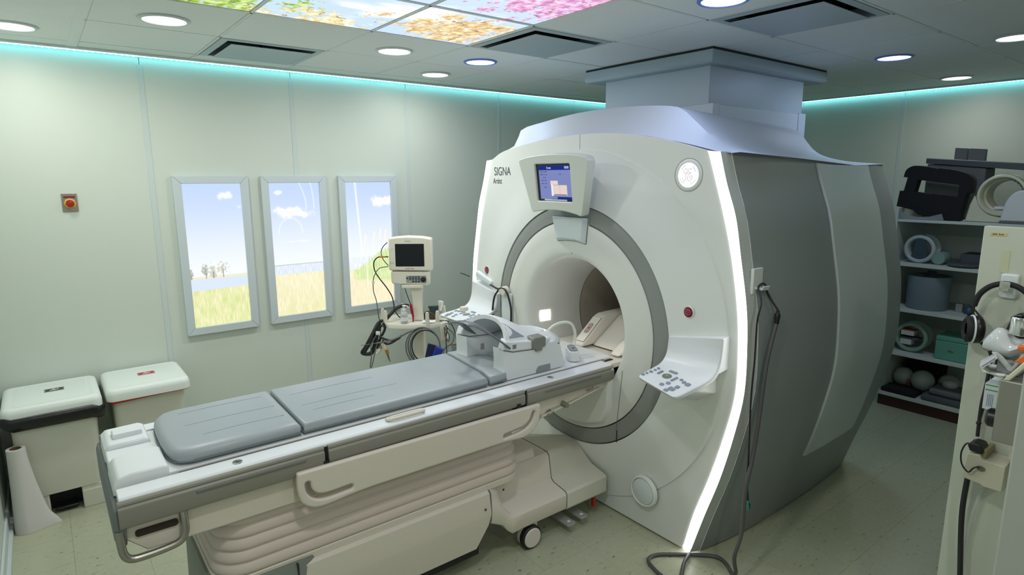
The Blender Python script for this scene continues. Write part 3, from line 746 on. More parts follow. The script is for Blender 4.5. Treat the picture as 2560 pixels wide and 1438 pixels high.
# stop buttons
redm = mat('stop_red', (120, 22, 42), 0.35); pinkm = mat('stop_symbol', (214, 150, 160), 0.5)
for yy, zz in ((1.722, 1.272), (3.405, 1.276)):
    Ms = face_frame(fx(math.hypot(yy - YC, zz - ZB)) - 0.001, yy, zz)
    b_ = MB().lathe([(0.0003, 0.004), (0.020, 0.005), (0.024, 0.003), (0.0255, -0.004)], Ms, 40, False).build('stop_button', redm, sc, 40)
    MB().lathe([(0.0255, 0.001), (0.028, 0.0035), (0.031, -0.003)], Ms, 40, False).build('stop_bezel', shell, sc, 50)
    sy = MB(); sy.tube([Ms @ Vector((0.013 * math.cos(2 * PI * k / 24), 0.013 * math.sin(2 * PI * k / 24), 0.0055)) for k in range(24)], 0.0009, 5, True)
    sy.tube([Ms @ Vector((0.007 * math.cos(2 * PI * k / 3 - PI / 2), 0.007 * math.sin(2 * PI * k / 3 - PI / 2), 0.0055)) for k in range(3)], 0.0009, 5, True)
    sy.build('stop_symbol', pinkm, b_)
# little pink mark inside the bore and the lit square
Mi = frame((2.865, 2.855, 1.085), (0.9, -0.3, 0), (0, 0, 1))
sy = MB(); 
a_ = math.radians(5)
ctr = Vector((2.865, YC + 0.3495 * math.cos(a_), ZB + 0.3495 * math.sin(a_)))
Mi = frame(ctr, (1, 0, 0), (0, -math.sin(a_), math.cos(a_)))
Mi = frame(ctr, (-1, 0, 0), (0, -math.sin(a_), math.cos(a_)))
MB().lathe([(0.0003, 0.0015), (0.013, 0.0015), (0.014, 0)], Mi, 24, False).build('bore_button', mat('bore_button_pink', (150, 70, 90), 0.5), sc)
warm = emit('bore_light', (1.0, 0.90, 0.82), 9.0)
for sgn in (1, -1):
    q4 = []
    for x_, a_ in ((2.485, -9), (2.56, -9), (2.56, 1.5), (2.485, 1.5)):
        r_ = 0.3835 if x_ < 2.5 else 0.3705
        a2 = math.radians(a_) if sgn == 1 else PI - math.radians(a_)
        q4.append((x_, YC + (r_ - 0.006) * math.cos(a2), ZB + (r_ - 0.006) * math.sin(a2)))
    MB().add(q4, [(0, 1, 2, 3)]).build('bore_lamp', warm, sc)
# nose cover between tunnel and table
MB().loft([[(x, YC + s_ * (0.335 - i), z_) if s_ else (x, y_, z_) for s_, y_, z_ in [(-1, 0, 0.885), (-1, 0, 0.66)] + [(0, YC + (R_ - i) * math.sin(math.radians(q_)), ZB - (R_ - i) * math.cos(math.radians(q_))) for q_ in range(-30, 31, 6)] + [(1, 0, 0.66), (1, 0, 0.885)]] for x, i in ((2.40, -0.012), (2.376, 0.0), (2.368, 0.008)) for R_ in (0.575,)]).build('nose_cover', shell, sc, bevel=0.006)
# deck inside the tunnel
deckm = mat('deck_white', (222, 218, 208), 0.4)
MB().loft([[(x, 2.225, 0.885), (x, 2.225, 0.86), (x, 2.35, 0.80), (x, 2.69, 0.80), (x, 2.815, 0.86), (x, 2.815, 0.885)] for x in (2.40, 4.16)]).build('tunnel_deck', deckm, sc)
# left post with hook and its cable
MB().loft([[(x, y, z) for y, z in rrect(3.065, 0.90, 3.165, 1.165, 0.012)] for x in (2.392, 2.375)]).build('cable_guide', coolwhite, sc, bevel=0.004)
MB().cyl((2.385, 3.118, 1.178), (2.345, 3.118, 1.178), 0.034, 0.030, 32).build('cable_knob', creamplastic, sc, bevel=0.005)
# ------------------------------------------------------------------ control trays on the face
btn = mat('button_grey', (130, 142, 156), 0.5); dial = mat('dial_olive', (110, 118, 108), 0.45); dialmark = mat('dial_mark', (200, 200, 150), 0.5)
def tray(mirror):
    f = (lambda y: 2 * YC - y) if mirror else (lambda y: y)
    prof = spl2([(2.386, 1.192), (2.384, 1.15), (2.376, 1.09), (2.355, 1.045), (2.318, 1.018), (2.26, 1.005), (2.18, 0.995), (2.10, 0.985)], 4)
    dz_ = lambda w, z: z - 0.05 * (w - 1.51) / 0.30 * max(0.0, (z - 1.0) / 0.19)
    skew = (lambda x, w: x) if mirror else (lambda x, w: x + (0.10 * (w - 1.512) / 0.30 - 0.045) * sm(2.36, 2.12, x))
    pz = [(p[0], p[1]) for p in prof][::-1]
    under = [(p[0] + 0.016 + 0.003, p[1] - 0.020) for p in prof]
    under[0] = (2.452, 1.192); 
    for i in range(len(under)):
        if under[i][1] > 1.03: under[i] = (2.452, under[i][1] - 0.0)
    y0, y1 = 1.508, 1.812
    n = len(prof); secs = []
    for i in range(n):
        t = i / (n - 1)
        w0, w1 = y0, y1
        if prof[i][0] < 2.13:                     # rounded front corners
            k = (2.13 - prof[i][0]) / 0.03; w0 += 0.02 * k * k; w1 -= 0.02 * k * k
        p, u_ = prof[i], under[i]
        secs.append([(skew(p[0], w0), f(w0 + 0.006), dz_(w0, p[1])), (skew(p[0], w1), f(w1 - 0.006), dz_(w1, p[1])), (skew(p[0], w1) + 0.004, f(w1), dz_(w1, p[1] - 0.006)), (skew(u_[0], w1), f(w1 - 0.004), dz_(w1, u_[1])), (skew(u_[0], w0), f(w0 + 0.004), dz_(w0, u_[1])), (skew(p[0], w0) + 0.004, f(w0), dz_(w0, p[1] - 0.006))])
    tr = MB().loft(secs).build('control_tray', mat('tray_white', (222, 226, 228), 0.35), sc, 45, bevel=0.003)
    # bracket underneath
    MB().loft([[(2.455, f(y), z) for y, z in ((1.56, 1.05), (1.56, 0.90), (1.66, 0.825), (1.80, 0.825), (1.80, 1.05))], [(2.34, f(y), z) for y, z in ((1.565, 1.0), (1.565, 0.93), (1.66, 0.89), (1.79, 0.89), (1.79, 1.0))], [(2.17, f(y), z) for y, z in ((1.60, 0.975), (1.60, 0.965), (1.66, 0.955), (1.76, 0.955), (1.76, 0.975))]]).build('tray_bracket', shell, tr, bevel=0.005)
    Mt = frame((2.10, 1.66, 0.985), (0, -1, 0), (1, 0, 0))
    def seat(mb):
        out_ = []
        for x, y, z in mb.v:
            zz = interp(pz, x); out_.append((skew(x, y if not mirror else 1.66), (2 * YC - y) if mirror else y, z - 0.985 + zz))
        mb.v = out_; return mb        # local x to the right of the operator, y towards scanner
    def btn_round(u, v, ru, rv, name='button', mt=btn, h=0.004):
        M = Mt @ Matrix.Translation((u, v, 0.0 + 0.0)) @ Matrix.Diagonal((ru, rv, 1, 1))
        mb = MB().lathe([(1.0, -0.002), (1.0, h * 0.6), (0.85, h), (0.001, h)], M, 24, True)
        return seat(mb).build(name, mt, tr, 40)
    def btn_sq(u, v, w, h_, rot=0.0, name='button'):
        M = Mt @ Matrix.Translation((u, v, 0)) @ Matrix.Rotation(rot, 4, 'Z')
        pl = rrect(-w, -h_, w, h_, min(w, h_) * 0.5, 3)
        mb = MB().loft([[M @ Vector((a, b2, -0.002)) for a, b2 in pl], [M @ Vector((a, b2, 0.004)) for a, b2 in pl]])
        return seat(mb).build(name, mt_b, tr, 40, bevel=0.0012)
    mt_b = btn
    for u, v, r in ((-0.133, 0.035, 0.011), (-0.128, 0.062, 0.009), (-0.122, 0.093, 0.012), (-0.118, 0.128, 0.009), (-0.115, 0.158, 0.009)): btn_round(u, v, r, r)
    btn_round(-0.028, 0.118, 0.026, 0.026, 'dial', dial, 0.003); btn_round(-0.028, 0.118, 0.004, 0.004, 'dial_mark', dialmark, 0.0045)
    btn_sq(-0.030, 0.172, 0.024, 0.008); btn_sq(-0.080, 0.125, 0.007, 0.024); btn_sq(0.022, 0.118, 0.007, 0.024)
    for u, v in ((0.028, 0.069), (0.013, 0.038)): btn_round(u, v, 0.013, 0.012)
    for u, v, r in ((0.052, 0.135, 0.009), (0.078, 0.125, 0.011)): btn_round(u, v, r, r)
    btn_sq(0.107, 0.120, 0.012, 0.012); btn_sq(0.088, 0.073, 0.011, 0.011); btn_sq(0.080, 0.043, 0.018, 0.013); btn_sq(0.068, 0.016, 0.012, 0.010)
    return tr
tray(False); tl = tray(True)

# ================================================================== the patient table
tb = thing('patient_table', 'long white patient table with grey rails docked to the scanner tunnel', 'patient table', (1.2, 2.52, 0))
ZT = 0.900; YN, YF = 2.185, 2.852
topm = mat('table_white', (226, 230, 232), 0.32)
warmw = mat('table_side_white', (216, 208, 196), 0.42, var=0.02)
# cradle and rails
def beam(x0, x1, pts, name, mt, parent=tb, bevel=0.003):
    return MB().loft([[(x0, y, z) for y, z in pts], [(x1, y, z) for y, z in pts]]).build(name, mt, parent, bevel=bevel)
beam(0.10, 2.40, [(YN + 0.006, 0.872), (YN + 0.004, 0.894), (YN + 0.012, ZT), (2.272, ZT + 0.001), (2.272, 0.86)], 'top_rail', topm)
beam(0.10, 2.40, [(2.768, 0.86), (2.768, ZT + 0.001), (YF - 0.012, ZT), (YF - 0.004, 0.894), (YF - 0.006, 0.872)], 'top_rail', topm)
beam(0.27, 2.50, [(2.273, 0.868), (2.273, 0.889), (2.767, 0.889), (2.767, 0.868)], 'cradle_gap', darkgap, bevel=0)
for y_ in (2.279, 2.288, 2.761, 2.752):
    beam(0.29, 2.44, [(y_ - 0.002, 0.885), (y_ - 0.002, 0.897), (y_ + 0.002, 0.897), (y_ + 0.002, 0.885)], 'guide_rib', railgrey, bevel=0)
crad = beam(0.24, 2.50, [(2.294, 0.87), (2.294, 0.902), (2.36, 0.908), (2.52, 0.906), (2.68, 0.908), (2.746, 0.902), (2.746, 0.87)], 'cradle', topm)
# grey side rails in three lengths, both sides
for x0, x1, zl in ((0.094, 0.772, 0.800), (0.788, 1.774, 0.818), (1.790, 2.405, 0.812)):
    for s in (1, -1):
        f = (lambda y: y) if s == 1 else (lambda y: YN + YF - y)
        pr = [(YN, 0.893), (YN - 0.006, 0.888), (YN - 0.008, 0.880), (YN - 0.004, 0.876), (YN - 0.011, 0.868), (YN - 0.012, zl + 0.01), (YN - 0.006, zl), (YN + 0.02, zl), (YN + 0.02, 0.872), (YN + 0.006, 0.893)]
        sr = MB().loft([[(x0, f(y), z) for y, z in pr], [(x1, f(y), z) for y, z in pr]]).build('side_rail', railgrey, tb, bevel=0.002)
        if x0 < 0.1 or x0 > 1.7:
            xa, xb = (0.32, 0.70) if x0 < 0.1 else (1.90, 2.30)
            MB().loft([[(x_, f(YN - 0.0125), z_) for x_, z_ in rrect(xa, 0.854, xb, 0.866, 0.006)], [(x_, f(YN - 0.016), z_) for x_, z_ in rrect(xa + .003, 0.8565, xb - .003, 0.8635, 0.004)]]).build('accessory_slot', mat('slot_grey', (112, 114, 108), 0.5), sr)
for xg in (0.780, 1.782):
    MB().box((xg - 0.008, YN + 0.001, 0.79), (xg + 0.008, YN + 0.03, 0.885)).build('rail_gap', black, tb)
# chassis under the top
MB().loft([[(x_, y_, z_) for x_, z_ in ((0.105, 0.868), (2.39, 0.868), (2.39, 0.765), (1.95, 0.735), (1.88, 0.68), (0.40, 0.680), (0.165, 0.684), (0.105, 0.745))] for y_ in (2.212, 2.828)]).build('chassis', warmw, tb, bevel=0.006)
for s in (1, -1):
    f = (lambda y: y) if s == 1 else (lambda y: 5.04 - y)
    MB().loft([[(x_, f(2.205), z_) for x_, z_ in rrect(0.135, 0.745, 0.262, 0.768, 0.010)], [(x_, f(2.214), z_) for x_, z_ in rrect(0.135, 0.745, 0.262, 0.768, 0.010)]]).build('finger_slot', mat('slot_dark', (46, 34, 26), 0.7), tb)
# grey bumper at the foot
bp = [(2.19, 0.862), (2.185, 0.80), (2.20, 0.745), (2.23, 0.715), (2.81, 0.715), (2.84, 0.745), (2.855, 0.80), (2.85, 0.862)]
MB().loft([[(0.112, y, z) for y, z in bp], [(0.086, y, z) for y, z in bp], [(0.078, 2.52 + (y - 2.52) * 0.95, z + (0.80 - z) * 0.3) for y, z in bp]]).build('foot_bumper', mat('bumper_grey', (112, 118, 118), 0.5), tb, bevel=0.004)
# steel tow handle at the foot, near side
for s in (1, -1):
    f = (lambda y: y) if s == 1 else (lambda y: 5.04 - y)
    MB().tube([(0.092, f(2.196), 0.79), (0.092, f(2.192), 0.745), (0.098, f(2.186), 0.705), (0.118, f(2.184), 0.686), (0.16, f(2.184), 0.683), (0.225, f(2.184), 0.687), (0.262, f(2.185), 0.697), (0.278, f(2.188), 0.725), (0.279, f(2.194), 0.760), (0.278, f(2.203), 0.79)], 0.0130, 14, False, 5).build('tow_handle', steel, tb, 60)
# foot end housing
fe = MB().loft([[(x_, y_, z_) for x_, z_ in ((0.093, 0.865), (0.097, 0.905), (0.112, 0.926), (0.150, 0.934), (0.245, 0.934), (0.262, 0.928), (0.262, 0.865))] for y_ in (2.292, 2.49)]).build('foot_housing', topm, tb, bevel=0.006)
MB().box((0.097, 2.49, 0.866), (0.262, 2.60, 0.914)).build('foot_housing_recess', topm, tb, bevel=0.006)
MB().loft([[(x_, y_, z_) for x_, z_ in ((0.093, 0.865), (0.097, 0.915), (0.112, 0.932), (0.225, 0.934), (0.245, 0.925), (0.25, 0.865))] for y_ in (2.60, 2.79)]).build('foot_housing', topm, tb, bevel=0.008)
MB().loft([[(x_, y_, z_) for x_, z_ in rrect(0.128, 0.932, 0.228, 0.950, 0.009)] for y_ in (2.655, 2.715)]).build('release_lever', topm, tb, bevel=0.005)
MB().box((0.235, 2.50, 0.9142), (0.252, 2.515, 0.9150)).build('yellow_mark', mat('yellow_mark', (216, 180, 40), 0.5), tb)
MB().box((0.0925, 2.30, 0.84), (0.096, 2.33, 0.875)).build('latch', railgrey, tb, bevel=0.002)
# rail grommets and the moving handle
for x_ in (0.470, 1.985):
    MB().lathe([(0.018, 0), (0.017, 0.003), (0.010, 0.0035), (0.009, 0.001)], Matrix.Translation((x_, 2.230, ZT)), 28, False).build('grommet', chrome, tb)
    MB().lathe([(0.0003, 0.0), (0.0095, 0.001)], Matrix.Translation((x_, 2.230, ZT + 0.0006)), 20, False).build('grommet_hole', black, tb)
MB().tube([(1.075, 2.245, ZT + 0.006), (1.072, 2.222, ZT + 0.010), (1.10, 2.216, ZT + 0.011), (1.16, 2.216, ZT + 0.011), (1.225, 2.218, ZT + 0.011), (1.238, 2.228, ZT + 0.010), (1.232, 2.246, ZT + 0.006), (1.15, 2.250, ZT + 0.005)], 0.0075, 10, True, 3).build('cradle_handle', creamplastic, tb, 60)
# bracket line with small fittings near the scanner
MB().tube([(1.90, 2.206, 0.715), (2.12, 2.206, 0.742), (2.32, 2.206, 0.775)], 0.006, 8).build('hose_rail', warmw, tb)
MB().cyl((2.055, 2.212, 0.748), (2.055, 2.175, 0.748), 0.016, 0.013, 20).build('hose_fitting', mat('fitting_olive', (120, 128, 104), 0.5), tb)
for x_, z_ in ((2.24, 0.790), (1.955, 0.722)):
    MB().tube([(x_ - 0.016, 2.205, z_ - 0.008), (x_ - 0.01, 2.19, z_ + 0.008), (x_ + 0.016, 2.188, z_ + 0.012), (x_ + 0.014, 2.2, z_ - 0.004)], 0.0022, 8, True, 4).build('hose_clip', steel, tb)
# folded arm boards with J shaped grips
def board(side):
    y = 2.163 if side == 1 else 5.04 - 2.163
    o_ = spl2([(0.655, 0.822), (0.652, 0.78), (0.656, 0.735), (0.672, 0.695), (0.715, 0.668), (0.77, 0.664), (0.86, 0.672), (0.95, 0.676)], 4) + [(1.60, 0.674)] + spl2([(1.66, 0.672), (1.74, 0.666), (1.80, 0.682), (1.838, 0.72), (1.850, 0.765), (1.852, 0.80)], 4)
    o_ = o_ + [(1.850, 0.811), (1.843, 0.815), (0.662, 0.826)]
    def j(path, r):
        P = spl2(path, 4); L = []; Rr = []
        for i, p in enumerate(P):
            a = P[max(0, i - 1)]; b2 = P[min(len(P) - 1, i + 1)]; d = math.hypot(b2[0] - a[0], b2[1] - a[1]); n = (-(b2[1] - a[1]) / d, (b2[0] - a[0]) / d)
            L.append((p[0] + n[0] * r, p[1] + n[1] * r)); Rr.append((p[0] - n[0] * r, p[1] - n[1] * r))
        def cap(c, d0):
            return [(c[0] + r * math.cos(d0 + PI / 2 - PI * k / 6), c[1] + r * math.sin(d0 + PI / 2 - PI * k / 6)) for k in range(1, 6)]
        de = math.atan2(P[-1][1] - P[-2][1], P[-1][0] - P[-2][0]); ds = math.atan2(P[0][1] - P[1][1], P[0][0] - P[1][0])
        return L + cap(P[-1], de) + Rr[::-1] + cap(P[0], ds)
    h1 = j([(0.692, 0.772), (0.697, 0.742), (0.720, 0.715), (0.765, 0.703), (0.860, 0.706)], 0.011)
    h2 = j([(1.806, 0.778), (1.792, 0.745), (1.762, 0.722), (1.715, 0.711), (1.632, 0.705)], 0.011)
    M = frame((0, y + 0.012, 0), (1, 0, 0), (0, 0, 1))   # local z = -y
    return plate([o_, h1, h2], M, 0.026, 'arm_board', warmw, tb, bevel=0.009, bres=3, sharp=50)
b1 = board(1); b2_ = board(-1)
for s in (1, -1):
    f = (lambda y: y) if s == 1 else (lambda y: 5.04 - y)
    for x_ in (0.765, 1.72):
        MB().box((x_, min(f(2.17), f(2.213)), 0.80), (x_ + 0.022, max(f(2.17), f(2.213)), 0.835)).build('board_hinge', black, tb)
# bellows
secs = []
def rr3(x0, x1, y0, y1, r, z): return [(a, b2, z) for a, b2 in rrect(x0, y0, x1, y1, r, 8)]
zf = 0.445
levels = []
z_ = 0.445
nf = 5
for k in range(nf):
    za = 0.445 + (0.685 - 0.445) * k / nf; h_ = (0.685 - 0.445) / nf
    for t, ins in ((0.0, 0.010), (0.12, 0.003), (0.35, 0.0), (0.6, 0.0008), (0.85, 0.004), (0.96, 0.009)):
        levels.append((za + h_ * t, ins))
levels.append((0.685, 0.010))
for z_, ins in levels:
    ex = 0.02 * (0.685 - z_) / 0.24
    secs.append(rr3(0.385 - ex + ins, 1.80 + ex - ins, 2.243 - ex + ins, 2.797 + ex - ins, 0.12, z_))
MB().loft(secs).build('bellows', mat('bellows_vinyl', (212, 198, 190), 0.55, bump=0.1, bscale=8), tb, 50)
# base
def basesec(x, pts): return [(x, y, z) for y, z in pts] + [(x, 5.04 - y, z) for y, z in pts[::-1]]
P0 = [(2.215, 0.135), (2.202, 0.20), (2.196, 0.285), (2.203, 0.40), (2.212, 0.418), (2.235, 0.424), (2.26, 0.425)]
# gray tail
MB().loft([rr3(0.352, 0.80, 2.215, 2.825, 0.14, 0.10), rr3(0.335, 0.80, 2.200, 2.840, 0.15, 0.20), rr3(0.340, 0.80, 2.202, 2.838, 0.15, 0.40), rr3(0.352, 0.80, 2.215, 2.825, 0.14, 0.43)]).build('base_tail', mat('base_grey', (124, 130, 122), 0.45), tb, 30)
MB().loft([rr3(0.362, 1.82, 2.226, 2.814, 0.13, 0.41), rr3(0.362, 1.82, 2.226, 2.814, 0.13, 0.445)]).build('bellows_seat', warmw, tb, 30, bevel=0.005)
sd = []
poly = [(0.648, 0.435), (1.575, 0.412), (1.583, 0.266), (1.50, 0.135), (0.672, 0.135), (0.655, 0.25)]
for s in (1, -1):
    f = (lambda y: y) if s == 1 else (lambda y: 5.04 - y)
    def off(x, z): return 2.200 + (0.010 * ((z - 0.30) / 0.15) if z > 0.30 else 0.014 * ((0.30 - z) / 0.15))
    # grid surface with a soft crease at 0.30
    rows_ = []
    for z_ in (0.135, 0.18, 0.24, 0.295, 0.303, 0.36, 0.405):
        xr = 1.50 + (1.583 - 1.50) * min(1, (z_ - 0.135) / 0.131) if z_ < 0.266 else 1.583 - 0.008 * (z_ - 0.266) / 0.146
        rows_.append([(x_, f(off(x_, z_)), z_) for x_ in [0.652 + (xr - 0.652) * i / 6 for i in range(7)]])
    rows_.append([(p[0], f(2.222), p[2] + 0.010) for p in rows_[-1]]); rows_.append([(p[0], f(2.25), p[2]) for p in rows_[-1]])
    rows_.insert(0, [(p[0], f(2.26), p[2]) for p in rows_[0]])
    MB().loft(rows_, False, False, False).build('base_cover', warmw, tb, 25)
    for z0_, z1_, x_ in ((0.14, 0.40, 1.5825),):
        pass
MB().box((0.6455, 2.199, 0.14), (0.6515, 2.84, 0.428)).build('cover_gap', darkgap, tb)
MB().box((0.75, 2.27, 0.06), (1.55, 2.77, 0.42)).build('base_frame', darkgap, tb)
# front flange over the casters and the docking hood
T0 = [(2.203, 0.150), (2.197, 0.28), (2.203, 0.396), (2.212, 0.408), (2.235, 0.415), (2.30, 0.418)]
T1 = [(2.212, 0.136), (2.203, 0.150), (2.203, 0.222), (2.215, 0.236), (2.31, 0.252), (2.330, 0.268), (2.352, 0.392), (2.368, 0.408), (2.42, 0.412)]
T1b = [(y_, z_) for y_, z_ in T1]
T0b = [(2.212, 0.24), (2.203, 0.258), (2.200, 0.30), (2.202, 0.345), (2.204, 0.375), (2.206, 0.392), (2.212, 0.408), (2.235, 0.414), (2.30, 0.418)]
Tm = [(2.212, 0.20), (2.203, 0.215), (2.202, 0.27), (2.206, 0.30), (2.225, 0.32), (2.24, 0.34), (2.265, 0.395), (2.29, 0.410), (2.34, 0.415)]
fl_ = MB().loft([basesec(1.586, T0b), basesec(1.625, [(a * 0.5 + c * 0.5, b2 * 0.5 + d * 0.5) for (a, b2), (c, d) in zip(T0b, Tm)]), basesec(1.66, Tm), basesec(1.69, [(a * 0.35 + c * 0.65, b2 * 0.35 + d * 0.65) for (a, b2), (c, d) in zip(Tm, T1)]), basesec(1.72, [(a, b2 - 0.003) for a, b2 in T1]), basesec(1.80, T1), basesec(2.084, T1)])
fl_.build('front_flange', warmw, tb, 40)
MB().loft([rr3(1.80, 2.02, 2.36, 2.68, 0.05, 0.405), rr3(1.81, 2.01, 2.37, 2.67, 0.05, 0.46)]).build('bellows_well', warmw, tb, bevel=0.01)
T2 = [(2.215, 0.128), (2.206, 0.140), (2.206, 0.226), (2.218, 0.236), (2.325, 0.262), (2.345, 0.275), (2.46, 0.352), (2.480, 0.358), (2.52, 0.360)]
T1c = [(2.212, 0.130), (2.204, 0.144), (2.204, 0.222), (2.216, 0.236), (2.312, 0.252), (2.332, 0.268), (2.354, 0.394), (2.370, 0.410), (2.44, 0.412)]
MB().loft([basesec(2.092, T1c), basesec(2.20, [(a * 0.66 + c * 0.34, b2 * 0.66 + d * 0.34) for (a, b2), (c, d) in zip(T1c, T2)]), basesec(2.30, [(a * 0.33 + c * 0.67, b2 * 0.33 + d * 0.67) for (a, b2), (c, d) in zip(T1c, T2)]), basesec(2.398, T2)]).build('docking_hood', mat('hood_white', (208, 206, 192), 0.42), tb, 30)
MB().loft([basesec(x_, [(a + 0.004, b2 - 0.004 if b2 > 0.2 else b2 + 0.004) for a, b2 in T1c]) for x_ in (2.0845, 2.0915)]).build('hood_gap', darkgap, tb)
for bx_, by_, bz_ in ((1.545, 2.199, 0.335), (1.700, 2.262, 0.36)):
    MB().lathe([(0.0003, 0.0015), (0.005, 0.0015), (0.006, 0.0)], frame((bx_, by_ - 0.002, bz_), (1, 0, 0), (0, 0, 1)), 14, False).build('cover_screw', darkgap, tb)
# casters
wheelw = mat('caster_white', (214, 206, 196), 0.45)
for cx_, cy_ in ((1.845, 2.215), (1.845, 2.825), (0.56, 2.26), (0.56, 2.78)):
    s = -1 if cy_ < YC else 1
    c_ = MB().cyl((cx_, cy_ - s * 0.022, 0.0635), (cx_, cy_ + s * 0.012, 0.0635), 0.0635, 0.0635, 40).build('caster_tyre', black, tb, bevel=0.006)
    MB().cyl((cx_, cy_ + s * 0.010, 0.0635), (cx_, cy_ + s * 0.019, 0.0635), 0.054, 0.051, 40).build('caster_disc', wheelw, c_, bevel=0.003)
    MB().cyl((cx_, cy_ - s * 0.024, 0.0635), (cx_, cy_ - s * 0.050, 0.0635), 0.060, 0.056, 40).build('caster_inner', wheelw, c_, bevel=0.004)
    MB().box((cx_ + 0.0, cy_ - s * 0.024 - 0.012, 0.07), (cx_ + 0.055, cy_ - s * 0.024 + 0.012, 0.18)).build('caster_fork', wheelw, c_, bevel=0.006)
# foot pedals
pedm = mat('pedal_grey', (150, 150, 146), 0.35); dotm = mat('pedal_dot', (220, 230, 236), 0.4); red = mat('lever_red', (176, 30, 34), 0.4)
for x_, y_ in ((2.095, 2.165), (2.20, 2.175)):
    p_ = MB().loft([[(a, b2, z_) for a, b2 in rrect(x_ - 0.028, y_, x_ + 0.028, y_ + 0.20, 0.012)] for z_ in (0.052, 0.066)]).build('foot_pedal', pedm, tb, bevel=0.003)
    MB().lathe([(0.0003, 0.001), (0.009, 0.001), (0.0095, 0)], Matrix.Translation((x_, y_ + 0.03, 0.0665)), 20, False).build('pedal_dot', dotm, p_)
    MB().box((x_ - 0.02, y_ + 0.195, 0.055), (x_ + 0.02, y_ + 0.23, 0.14)).build('pedal_arm', darkgap, p_)
MB().box((2.315, 2.225, 0.055), (2.335, 2.245, 0.14)).build('red_lever', red, tb, bevel=0.004)
MB().loft([[(a, b2, z_) for a, b2 in rrect(0.285, 2.62, 0.36, 2.70, 0.012)] for z_ in (0.035, 0.055)]).build('foot_pedal', mat('pedal_white', (210, 216, 214), 0.4), tb, bevel=0.004)
# tunnel end of the top: sloping connector console
cons = mat('console_cream', (224, 219, 210), 0.38)
cs = MB()
def csec(x, zt):      # section across y at given x: ridge at left, pocket and far ridge
    return None
v = {'a': (2.52, 2.64, 0.907), 'b': (2.52, 2.20, 0.907), 'c': (2.60, 2.64, 0.907)}
# body: wedge, front face slanting back
MB().loft([[(2.515, y_, 0.895), (2.535, y_, 0.907 + 0.012), (2.70, y_, 1.055), (2.735, y_, 1.068), (3.05, y_, 1.075), (3.12, y_, 1.06), (3.12, y_, 0.895)] for y_ in (2.545, 2.63)]).build('connector_console', cons, tb, bevel=0.012, seg=3)
MB().loft([[(2.60, y_, 0.895), (2.65, y_, 0.93), (2.80, y_, 1.03), (2.84, y_, 1.055), (3.05, y_, 1.07), (3.12, y_, 1.055), (3.12, y_, 0.895)] for y_ in (2.335, 2.546)]).build('console_pocket', cons, tb, bevel=0.014, seg=3)
MB().loft([[(2.535, y_, 0.895), (2.56, y_, 0.92), (2.80, y_, 1.05), (2.84, y_, 1.062), (3.05, y_, 1.068), (3.12, y_, 1.05), (3.12, y_, 0.895)] for y_ in (2.265, 2.336)]).build('console_rib', cons, tb, bevel=0.012, seg=3)
Mp = frame((2.536, 2.588, 0.920), (0, -1, 0), (0.165, 0, 0.136))
pl_ = plate([rrect(-0.034, 0.006, 0.034, 0.205, 0.004)], on(Mp, 0, 0, 0.0005), 0.002, 'connector_plate', cons, tb, bevel=0.0006)
gl = MB(); rc = rrect(-0.0345, 0.0055, 0.0345, 0.2055, 0.004)
gl.tube([Mp @ Vector((a, b2, 0.0015)) for a, b2 in rc], 0.0012, 5, True); gl.build('plate_gap', darkgap, pl_)
plate([rrect(-0.017, 0.068, 0.017, 0.150, 0.016)], on(Mp, 0, 0, 0.0026), 0.002, 'connector_socket', mat('socket_pink', (182, 160, 148), 0.5), pl_)
pn = MB()
for u_, v_, w_ in ((0, 0.110, 0.004), (-0.010, 0.078, 0.002), (0.010, 0.078, 0.002), (-0.010, 0.140, 0.002), (0.010, 0.140, 0.002), (0.009, 0.098, 0.0015), (0.009, 0.122, 0.0015)):
    pn.box((u_ - w_, v_ - w_, 0.0045), (u_ + w_, v_ + w_, 0.0054), Mp)
pn.build('socket_pins', black, pl_)
